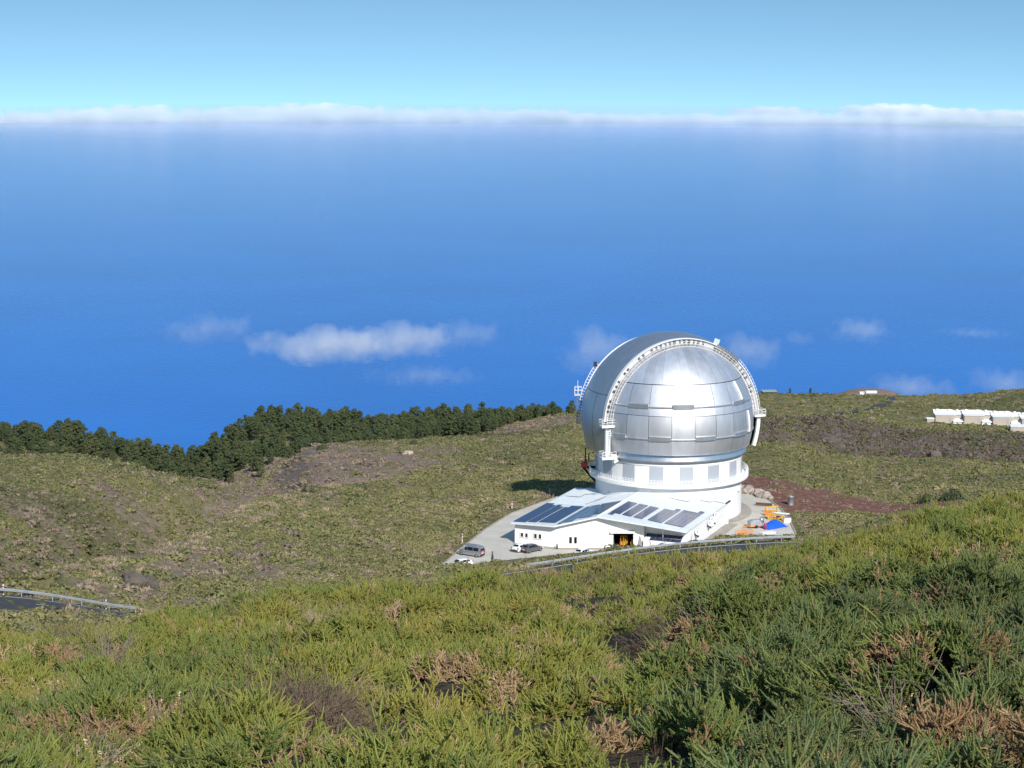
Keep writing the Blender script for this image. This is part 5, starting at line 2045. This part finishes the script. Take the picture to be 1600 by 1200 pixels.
make_car("light car of which only the roof shows behind the shrub tips", (q[0], q[1], gz), R(60), P_silver, 4.2, 1.78, 1.5)

# ------------------------------------------------------------------ small things about the car park
q = atz(772, 884)
t = thing("parasol", "tall furled brown and black parasol standing alone in the car park", "parasol", (q[0], q[1], 0))
MB().tube([(0, 0, 0), (0, 0, 2.75)], 0.045, 6).obj("pole", M_galv, t)
MB().lathe([(0.05, 0.75), (0.24, 0.85), (0.22, 1.5), (0.14, 2.1), (0.09, 2.3)], 10).obj("cover", M_trim, t, True)
MB().lathe([(0.09, 2.25), (0.15, 2.4), (0.1, 2.7), (0.0, 2.8)], 10).obj("cap", M_wood, t, True)
MB().box((0, 0, 0.05), (0.6, 0.6, 0.1)).obj("base", M_conc, t)
q = atz(873, 858)
t = thing("bollard", "short dark bollard standing at the corner of the white front wall", "bollard", (q[0], q[1], 0))
MB().lathe([(0.2, 0.0), (0.19, 0.1), (0.12, 0.9), (0.0, 1.25)], 8).obj("post", M_trim, t)
p = atr(1038, 868, 343)
gz_ = float(terr([p[0]], [p[1]])[0])
t = thing("lamp_post", "slim grey lamp post in front of the lean-to solar panels", "lamp post", (p[0], p[1], gz_))
MB().tube([(0, 0, -0.5), (0, 0, atr(1038, 826, 343)[2] - gz_)], 0.07, 6, 0.05).obj("pole", M_galv, t)
MB().box((0, -0.1, atr(1038, 826, 343)[2] - gz_), (0.22, 0.4, 0.12)).obj("lamp_head", M_galv, t)
MB().box((0, -0.12, atr(1038, 837, 343)[2] - gz_), (0.2, 0.16, 0.4)).obj("control_box", M_steel, t)
for i, (px, row, lab) in enumerate(((733, 846, "white and red marker post at the kerb above the silver van"), (810, 794, "white and red marker post half way up the kerb beside dry grass"), (869, 774, "white and red marker post at the kerb near the roof corner"))):
    q = atz(px, row)
    t = thing("marker_post", lab, "marker post", (q[0] - 1.0, q[1] + 0.6, -0.2), 0, "marker posts along the kerb")
    MB().tube([(0, 0, 0), (0, 0, 1.5)], 0.09, 6).obj("post", M_white, t)
    for z_ in (0.55, 1.15):
        MB().tube([(0, 0, z_), (0, 0, z_ + 0.22)], 0.097, 6).obj("band", M_red, t)
for a, b in ((795, 812), (806, 813)):
    pass
# yellow machine inside the garage
gm = thing("forklift", "orange yellow forklift standing inside the open dark garage door", "forklift", (0, 0, 0))
gm.matrix_world = Matrix.Translation((TX, TY, 0)) @ Matrix.Rotation(R(-22), 4, 'Z') @ Matrix.Translation((2.1, -33.9, 0.03))
MB().box((0, 0, 0.55), (1.1, 1.7, 0.6)).box((0, 0.65, 0.85), (1.05, 0.5, 0.5)).obj("body", M_yellow, gm)
mb = MB()
for sx in (-0.45, 0.45):
    mb.tube([(sx, -0.5, 0.8), (sx, -0.35, 1.9)], 0.05, 4).tube([(sx, 0.6, 1.0), (sx, 0.5, 1.9)], 0.05, 4)
mb.box((0, 0.1, 1.93), (1.0, 1.1, 0.07)).obj("cab_frame", M_yellow, gm)
mb = MB()
for sx in (-0.3, 0.3):
    mb.box((sx, -1.0, 1.1), (0.1, 0.12, 2.0)).box((sx, -1.45, 0.16), (0.12, 0.9, 0.06))
mb.box((0, -1.05, 0.5), (0.8, 0.06, 0.4)).obj("mast", M_orange, gm)
for sx in (-0.5, 0.5):
    for y in (-0.55, 0.6):
        w_ = MB().lathe([(0.0, -0.11), (0.27, -0.1), (0.3, 0), (0.27, 0.1), (0, 0.11)], 14).obj("wheel", M_rubber, gm, True, (sx, y, 0.3))
        w_.rotation_euler = (0, R(90), 0)
g2 = thing("pallet_truck", "low orange pallet truck loaded beside the forklift in the garage", "pallet truck", (0, 0, 0))
g2.matrix_world = Matrix.Translation((TX, TY, 0)) @ Matrix.Rotation(R(-12), 4, 'Z') @ Matrix.Translation((-2.0, -34.0, 0.03))
MB().box((0, 0, 0.2), (0.7, 1.3, 0.1)).obj("fork", M_orange, g2)
MB().box((0, 0.1, 0.6), (0.9, 1.0, 0.7)).box((0.05, 0.0, 1.15), (0.6, 0.7, 0.4)).obj("load", M_yellow, g2)
MB().tube([(0, -0.7, 0.2), (0, -1.0, 1.1)], 0.05, 5).obj("handle", M_trim, g2)

# builder's yard at the right rim of the car park
def yard(px, row, name, label, cat, rz_=0.0, group="builders' things at the rim of the car park"):
    q = atz(px, row)
    return thing(name, label, cat, (q[0], q[1], 0.0), rz_, group)


t = yard(1181, 823, "compressor", "grey towable compressor on an orange frame at the car park rim", "compressor", R(20))
MB().box((0, 0, 0.95), (2.3, 1.5, 0.95)).box((0.1, 0, 1.5), (1.6, 1.1, 0.2)).obj("housing", M_galv, t)
MB().box((0, 0, 0.42), (2.9, 1.6, 0.14)).tube([(-1.4, 0, 0.42), (-2.6, 0, 0.3)], 0.09, 5).obj("chassis", M_orange, t)
for sd in (-0.8, 0.8):
    w_ = MB().lathe([(0.0, -0.1), (0.3, -0.1), (0.33, 0), (0.3, 0.1), (0, 0.1)], 14).obj("wheel", M_rubber, t, True, (0.1, sd, 0.33))
    w_.rotation_euler = (R(90), 0, 0)
t = yard(1192, 821, "concrete_mixer", "dark concrete mixer with drum beside the grey compressor", "mixer", R(60))
MB().lathe([(0.25, 0.55), (0.45, 0.35), (0.55, 0.0), (0.4, -0.4), (0.0, -0.5)], 14).obj("drum", M_steel, t, True, (0, 0, 1.25))
MB().tube([(-0.6, -0.4, 0), (0, -0.45, 1.2)], 0.05, 5).tube([(0.6, -0.4, 0), (0, -0.45, 1.2)], 0.05, 5).tube([(-0.6, 0.4, 0), (0, 0.45, 1.2)], 0.05, 5).tube([(0.6, 0.4, 0), (0, 0.45, 1.2)], 0.05, 5).obj("stand", M_trim, t)
t = yard(1198, 826, "gas_cylinder", "dark red gas cylinder standing beside the concrete mixer", "cylinder")
MB().lathe([(0.0, 0.0), (0.24, 0.02), (0.24, 1.0), (0.14, 1.2), (0.06, 1.3), (0, 1.35)], 12).obj("bottle", M_red, t, True)
MB().tube([(0, 0, 1.33), (0, 0, 1.45)], 0.05, 6).obj("valve", M_steel, t)
# blue tarpaulin heaped over goods, white boards
q = atz(1211, 822)
t = thing("tarpaulin", "bright blue tarpaulin draped over a heap on the car park rim", "tarpaulin", (q[0], q[1], 0), R(35), "builders' things at the rim of the car park")
vs_, fs_ = [], []
for i in range(13):
    for j in range(9):
        u, v = i / 6 - 1, j / 4 - 1
        h_ = 1.25 * max(0, 1 - abs(u) ** 2.2) * max(0, 1 - abs(v) ** 2.5) + 0.16 * math.sin(5 * u + 2 * v) * (1 - abs(u)) + 0.05
        vs_.append((u * 2.6, v * 1.5 + 0.1 * math.sin(4 * u), max(0.02, h_)))
for i in range(12):
    for j in range(8):
        fs_.append((i * 9 + j, (i + 1) * 9 + j, (i + 1) * 9 + j + 1, i * 9 + j + 1))
mesh_obj("sheet", vs_, fs_, M_blue, t, True)
t = yard(1202, 833, "board_stack", "stack of white boards lying below the blue tarpaulin", "boards", R(30))
for i in range(5):
    MB().box((0.05 * (i % 2), 0.06 * (i % 3), 0.08 + 0.07 * i), (3.0, 1.3, 0.06)).obj("board", M_white, t)
t = yard(1222, 802, "timber_stack", "white and blue stack of long planks at the far rim", "planks", R(-25))
for i in range(5):
    MB().box((0.1 * (i % 3), -0.5 + 0.26 * i, 0.1 + 0.14 * (i % 2)), (3.6, 0.2, 0.12)).obj("plank", M_white if i % 2 else M_galv, t)
for k_, (px, row, lab, rot_) in enumerate(((1208, 799, "yellow steel trestle, the farthest of the yellow gear", 20), (1213, 812, "yellow steel trestle between the orange barriers and the tarpaulin", -30), (1223, 816, "yellow trestle near the shrubs right of the tarpaulin", 55))):
    t = yard(px, row, "trestle", lab, "trestle", R(rot_))
    mb = MB()
    for sx in (-1.3, 1.3):
        for sy in (-0.45, 0.45):
            mb.tube([(sx, sy, 0), (sx * 0.95, 0.0, 1.15)], 0.08, 5)
    mb.tube([(-1.3, -0.3, 0.4), (1.3, -0.3, 0.4)], 0.07, 5).tube([(-1.3, 0.3, 0.4), (1.3, 0.3, 0.4)], 0.07, 5)
    mb.obj("leg_frame", M_yellow, t)
    MB().box((0, 0, 1.18), (3.0, 0.3, 0.16)).obj("beam", M_yellow, t)
for k_, (px, row, lab, rot_) in enumerate(((1206, 808, "orange plastic barrier lying flat on the car park rim, middle one", 10), (1203, 804, "orange plastic barrier lying flat, the farthest one", -20), (1160, 836, "orange plastic barrier standing just behind the guard rail", 5), (1170, 834, "second orange barrier standing behind the guard rail, by the boards", 5))):
    t = yard(px, row, "barrier", lab, "barrier", R(rot_))
    mb = MB()
    for z_ in (0.25, 0.6, 0.95):
        mb.box((0, 0, z_), (2.2, 0.12, 0.16))
    for sx in (-1.0, -0.35, 0.35, 1.0):
        mb.box((sx, 0, 0.6), (0.12, 0.1, 0.8))
    mb.obj("panel", M_orange, t)
    MB().box((-0.8, 0, 0.08), (0.25, 0.9, 0.16)).box((0.8, 0, 0.08), (0.25, 0.9, 0.16)).obj("foot", M_trim, t)
t = yard(1219, 812, "rubbish_bin", "dark purple rubbish bin among the yellow trestles", "bin")
MB().prism([(-0.45, -0.4), (0.45, -0.4), (0.45, 0.4), (-0.45, 0.4)], 0.1, 1.0).obj("tub", mat("purple_plastic", (0.10, 0.04, 0.06), 0.5), t)
MB().box((0, 0, 1.05), (1.0, 0.9, 0.1)).obj("lid", M_trim, t)
t = yard(1232, 815, "container_box", "small white storage box beside the shrubs", "box", R(12))
MB().box((0, 0, 0.5), (1.4, 1.0, 1.0)).obj("box", M_white, t)
MB().box((0, 0, 1.04), (1.5, 1.1, 0.08)).obj("lid", M_galv, t)
t = yard(1238, 786, "concrete_pipe", "short grey upright concrete pipe on the red ground", "pipe", 0, "x")
del t["group"]
t.location.z = float(terr([t.location.x], [t.location.y])[0]) - 0.1
MB().lathe([(0.62, 0.0), (0.66, 0.1), (0.6, 0.3), (0.6, 1.75), (0.68, 1.8), (0.68, 2.05), (0.45, 2.05), (0.42, 0.2)], 20).obj("pipe", M_steel, t, True)
# low rust coloured beams at the rim
t = yard(1196, 789, "steel_beam", "rusty steel beam lying along the rim near the boulders", "beam", R(-15))
MB().box((0, 0, 0.15), (3.4, 0.5, 0.1)).box((0, 0, 0.35), (3.4, 0.12, 0.3)).box((0, 0, 0.55), (3.4, 0.5, 0.1)).obj("beam", M_wood, t)

BL = [(1166, 771, 1.1), (1171, 767, 1.3), (1177, 770, 0.9), (1182, 773, 1.15), (1187, 774, 1.25), (1191, 777, 1.0), (1196, 776, 1.1), (1201, 778, 1.2), (1193, 771, 0.8), (1164, 765, 0.9), (1208, 781, 0.7)]
for i, (px, row, s_) in enumerate(BL):
    q = atz(px, row)
    z = max(0.0, float(terr([q[0]], [q[1]])[0]))
    o = link(bpy.data.objects.new("boulder", rock_mesh("boulder", M_paler, 700 + i, 2)))
    o.location = (q[0], q[1] + 1.0, z + 0.35 * s_)
    o.scale = (s_ * 1.15, s_, s_ * 0.85)
    o.rotation_euler = (random.uniform(-.3, .3), random.uniform(-.3, .3), random.uniform(0, 6))
    tag(o, "%s pale boulder edging the car park, number %s from the tower" % ("big" if s_ > 1.1 else "small", ("two", "four", "five", "six", "seven", "nine", "ten", "eleven", "eight", "one", "twelve")[i]), "boulder", "boulders edging the car park")
# grey outcrop by the road
for i, (px, row, r_, s_, lab) in enumerate(((212, 934, 262, 1.75, "big dark grey outcrop beside the road, the left block"), (232, 934, 263, 1.45, "rounded grey outcrop block right of the bigger one by the road"), (1300, 686, 605, 3.2, "large dark rock standing out at the left end of the gully"), (640, 707, 530, 1.2, "pale grey rocks on the crest of the brown slope"))):
    p = atr(px, row, r_)
    z = float(terr([p[0]], [p[1]])[0])
    o = link(bpy.data.objects.new("rock_outcrop", rock_mesh("rock_outcrop", M_rock if i != 3 else M_paler, 800 + i, 4)))
    o.location = (p[0], p[1], z + 0.2 * s_)
    o.scale = (s_ * 1.3, s_, s_ * 0.8)
    tag(o, lab, "rock", "rock outcrops on the hillside")

# ------------------------------------------------------------------ row of huts on the right plateau
def hut(px, row, label, r_=698, wmul=1.0, small=False):
    p = atr(px, row, r_)
    z = float(terr([p[0]], [p[1]])[0])
    t = thing("observatory_hut", label, "hut", (p[0], p[1], z - 0.4), R(-3), "row of small observatory huts on the plateau")
    if small:
        MB().box((1.9 * 2.0, 0, 1.2), (7.6, 3.0, 2.4)).obj("wall", M_beige, t)
        MB().box((1.9 * 2.0, 0, 2.55), (7.9, 3.3, 0.3)).obj("roof", M_white, t)
        MB().box((0.4, -1.52, 1.2), (0.9, 0.06, 1.8)).obj("door", M_soffit, t)
        return t
    t.scale = (1, 1, 0.8)
    MB().box((0, 0, 0.35), (10.5, 8.0, 1.5)).obj("base_slab", M_beige, t)
    MB().box((-1.7, -1.6, 2.7), (6.4, 3.6, 3.2)).obj("wall", M_beige, t)
    w2 = MB().box((3.2, -0.6, 2.5), (3.4, 3.4, 2.8)).obj("wall", M_beige, t)
    MB().box((-1.7, -1.6, 4.36), (6.8, 4.0, 0.16)).add([(-5.0, 0.4, 4.44), (1.6, 0.4, 4.44), (1.6, 2.4, 5.6), (-5.0, 2.4, 5.6), (-5.0, 2.4, 4.44), (1.6, 2.4, 4.44)], [(0, 1, 2, 3), (0, 3, 4), (1, 5, 2), (3, 2, 5, 4)]).obj("roof", M_white, t)
    MB().add([(1.6, -0.4, 4.3), (5.0, -0.4, 4.3), (5.0, 2.4, 5.3), (1.6, 2.4, 5.3), (1.6, 2.4, 4.0), (5.0, 2.4, 4.0), (1.6, -0.4, 4.0), (5.0, -0.4, 4.0)], [(0, 1, 2, 3), (0, 3, 4, 6), (1, 7, 5, 2), (0, 6, 7, 1), (3, 2, 5, 4)]).obj("roof", M_white, t)
    MB().add([(0.9, -4.6, 1.9), (5.2, -4.6, 1.9), (5.2, -2.3, 2.7), (0.9, -2.3, 2.7), (0.9, -4.6, 1.7), (5.2, -4.6, 1.7), (5.2, -2.3, 2.5), (0.9, -2.3, 2.5)], [(0, 1, 2, 3), (7, 6, 5, 4), (0, 4, 5, 1), (1, 5, 6, 2), (3, 2, 6, 7), (0, 3, 7, 4)]).obj("porch_roof", M_white, t)
    for x in (1.3, 2.9):
        MB().box((x, -4.7, 1.1), (1.3, 1.0, 0.7)).obj("cabinet", M_white, t)
    for x, s_ in ((-3.6, 0.8), (-2.0, 0.55), (0.2, 0.7), (3.0, 0.6)):
        MB().lathe([(0.9 * s_, 0), (0.95 * s_, 0.3 * s_), (0.7 * s_, 0.8 * s_), (0, 1.0 * s_)], 12).obj("vent_dome", M_white, t, True, (x, 1.8, 5.2))
    MB().box((0.0, -3.42, 2.3), (0.9, 0.08, 1.9)).obj("door", M_soffit, t)
    return t


for px, lab in ((1484, "white roofed hut at the left end of the plateau row"), (1529, "second white roofed hut from the left end of the plateau row"), (1574, "third white roofed hut from the left end of the plateau row"), (1619, "white roofed hut cut by the right picture edge")):
    hut(px, 659.5 + (px - 1484) * 0.0, lab)
hut(1580, 667, "small plain hut with white flat roof in front of the plateau row", 672, 1, True)
p = atr(1455, 661, 694)
t = thing("shed", "small pale shed beside the left end of the hut row", "shed", (p[0], p[1], float(terr([p[0]], [p[1]])[0]) - 0.3), 0)
MB().box((0, 0, 0.9), (2.4, 2.2, 1.8)).obj("wall", M_beige, t)
MB().box((0, 0, 1.9), (2.7, 2.5, 0.2)).obj("roof", M_white, t)

# far rim of the plateau: green cabin, mound with white vehicles
p = atr(1203, 611, 930)
z = float(terr([p[0]], [p[1]])[0])
t = thing("cabin", "small dark green cabin on the far skyline right of the dome", "cabin", (p[0], p[1], z), R(5))
MB().box((0, 0, 1.0), (6.4, 4, 2.0)).obj("wall", mat("green_paint", (0.03, 0.10, 0.08), 0.6), t)
MB().prism([(-3.4, -2.3), (3.4, -2.3), (3.4, 2.3), (-3.4, 2.3)], 2.0, 2.25).obj("roof", M_soffit, t)
p = atr(1362, 614, 935)
z = float(terr([p[0]], [p[1]])[0])
mound_v = MB().lathe([(17, -2.0), (14, 0.6), (10, 2.0), (5, 2.7), (0, 2.9)], 28)
mo = mound_v.obj("earth_mound", mat("brown_earth", (0.20, 0.14, 0.10), 0.95, noise=0.2, nscale=0.5, bump=0.6, bscale=1), None, True, (p[0] + 1, p[1] + 6, z - 0.5))
tag(mo, "low brown earth mound on the far skyline of the plateau", "mound", kind="structure")
for px, row, w_, lab in ((1349, 614, 2.6, "white van standing left of centre before the skyline mound"), (1363, 611.5, 5.0, "long low white hall on the skyline mound")):
    p = atr(px, row, 925)
    z = float(terr([p[0]], [p[1]])[0])
    t = thing("white_van" if w_ < 4 else "white_hall", lab, "van" if w_ < 4 else "hall", (p[0], p[1], max(z, p[2]) - 0.4), R(4))
    h_ = 1.5 if w_ < 4 else 1.2
    MB().prism([(-w_ / 2, -1), (w_ / 2 - 0.6, -1), (w_ / 2, -0.8), (w_ / 2, 0.8), (w_ / 2 - 0.6, 1), (-w_ / 2, 1)], 0.35, h_).obj("body", M_white, t)
    if w_ < 4:
        for x in (-0.8, 0.8):
            for sd in (-0.95, 0.95):
                w2 = MB().lathe([(0.0, -0.1), (0.32, -0.1), (0.35, 0), (0.32, 0.1), (0, 0.1)], 12).obj("wheel", M_rubber, t, True, (x, sd, 0.35))
                w2.rotation_euler = (R(90), 0, 0)
        MB().box((0.6, -1.02, 1.15), (0.7, 0.06, 0.4)).obj("window", M_glass, t)
    else:
        MB().box((0, 0, 0.2), (w_, 2.0, 0.4)).obj("base", M_soffit, t)
# a track over the plateau
TR = spline([atr(px, row, r_) for px, row, r_ in ((1268, 651, 664), (1290, 646, 690), (1330, 640, 735), (1360, 633, 790), (1385, 627, 845), (1400, 622, 890))], 3)
tz_ = terr(TR[:, 0], TR[:, 1]) + 0.35
tn = np.gradient(TR[:, :2], axis=0)
tn /= np.linalg.norm(tn, axis=1)[:, None]
tr_ = strip(np.column_stack([TR[:, :2], tz_]), np.stack([tn[:, 1], -tn[:, 0]], 1), -2.2, 2.2, 0.0, "track", M_asph)
tag(tr_, "dark narrow track crossing the right plateau", "track", kind="structure")
for px, row, r_, lab in ((1236, 613, 925, "tiny dark pine on the far skyline, nearer the dome"), (1268, 614, 925, "tiny dark pine on the far skyline, farther from the dome")):
    p = atr(px, row, r_)
    put_tree(p[0], p[1], float(terr([p[0]], [p[1]])[0]), 3, 0.45, lab)

# ------------------------------------------------------------------ dead and dry shrubs close by
def dead_shrub(px, row, label, rad, n_, dry, k_):
    p = canopy_at(px, row)
    g = np.random.default_rng(900 + k_)
    V, Fc = [], []
    mb = MB()
    for i in range(n_):
        a, le = g.uniform(0, 6.28), g.uniform(0.5, 1.5)
        d = np.array([math.cos(a) * math.sin(le), math.sin(a) * math.sin(le), math.cos(le)])
        ln = rad * g.uniform(0.6, 1.2)
        c = g.normal(0, 0.25, 3)
        b = np.array([math.cos(a), math.sin(a), 0]) * rad * 0.25 * g.random()
        pts = [b + d * ln * u + c * ln * u * u * 0.7 for u in np.linspace(0, 1, 6)]
        w_ = g.uniform(0.004, 0.010)
        mb.tube(pts, w_, 4, w_ * 0.3)
        for q in range(4):
            u = g.uniform(0.3, 1.0)
            s0 = b + d * ln * u + c * ln * u * u * 0.7
            e = unit(d + g.normal(0, 0.8, 3)) * ln * g.uniform(0.15, 0.45)
            mb.tube([s0, s0 + e * 0.5 + g.normal(0, 0.02, 3), s0 + e], w_ * 0.5, 3, w_ * 0.2)
    t = thing("dead_shrub", label, "shrub", (p[0], p[1], p[2] - 0.22), 0, "dead and dry shrubs on the near slope")
    mb.obj("branches", mat("dead_branch", (0.24, 0.185, 0.15), 0.9, rand=0.2), t)
    if dry:
        md_ = mat("dry_foliage", (0.56, 0.41, 0.235), 0.85, rand=0.15)
        Vv, Ff = [], []
        for i in range(dry):
            a, le = g.uniform(0, 6.28), g.uniform(0.2, 1.3)
            d = np.array([math.cos(a) * math.sin(le), math.sin(a) * math.sin(le), math.cos(le)])
            ln = rad * g.uniform(0.5, 1.0)
            cv = np.array([0, 0, 1]) * g.uniform(0, .4) + g.normal(0, .15, 3)
            for q in range(56):
                u = g.uniform(0.35, 1)
                s0 = d * ln * u + cv * ln * u * u * 0.5
                rd = unit(np.cross(d, g.normal(0, 1, 3)))
                dn = unit(rd + d * 0.8)
                sd = np.cross(d, rd) * 0.007
                n0 = len(Vv)
                L_ = 0.026 * g.uniform(.7, 1.3)
                Vv += [s0 - sd * .3, s0 + dn * L_ * .55 + sd, s0 + dn * L_, s0 + dn * L_ * .55 - sd]
                Ff.append((n0, n0 + 1, n0 + 2, n0 + 3))
        mesh_obj("dry_foliage", Vv, Ff, md_, t)
    return t


for k_, a in enumerate(((1425, 1130, "large heap of bare grey twigs at the lower right corner", 0.62, 80, 0), (1210, 1045, "bright tan dry shrub spray on the dark green shrubs", 0.34, 6, 16), (1395, 1095, "pale tan dry shrub above the heap of grey twigs", 0.36, 8, 18),
                        (170, 1018, "dark bare shrub in the gap at the far left of the slope", 0.75, 50, 0), (845, 1010, "pale bare branches lying across the slope near the middle", 0.5, 22, 4), (1160, 1140, "small tan dry sprig between green shrubs low in the picture", 0.28, 6, 9),
                        (155, 1168, "tan dry shrub at the lower left edge of the slope", 0.38, 12, 12), (265, 1110, "curved brown bare branches at the left of the slope", 0.45, 20, 4), (1560, 1100, "tan dry shrub with bare twigs at the right edge", 0.36, 16, 10),
                        (1300, 1050, "short tan dry tips left of the pale tan dry shrub", 0.26, 4, 9), (510, 975, "grey brittle shrub in the hollow on the middle slope", 0.7, 46, 0), (1120, 990, "grey twiggy shrub below the guard rail end", 0.7, 40, 4), (85, 1085, "small tan shrub near the left edge below the dark bare one", 0.4, 12, 9))):
    dead_shrub(a[0], a[1], a[2], a[3], a[4], a[5], k_)
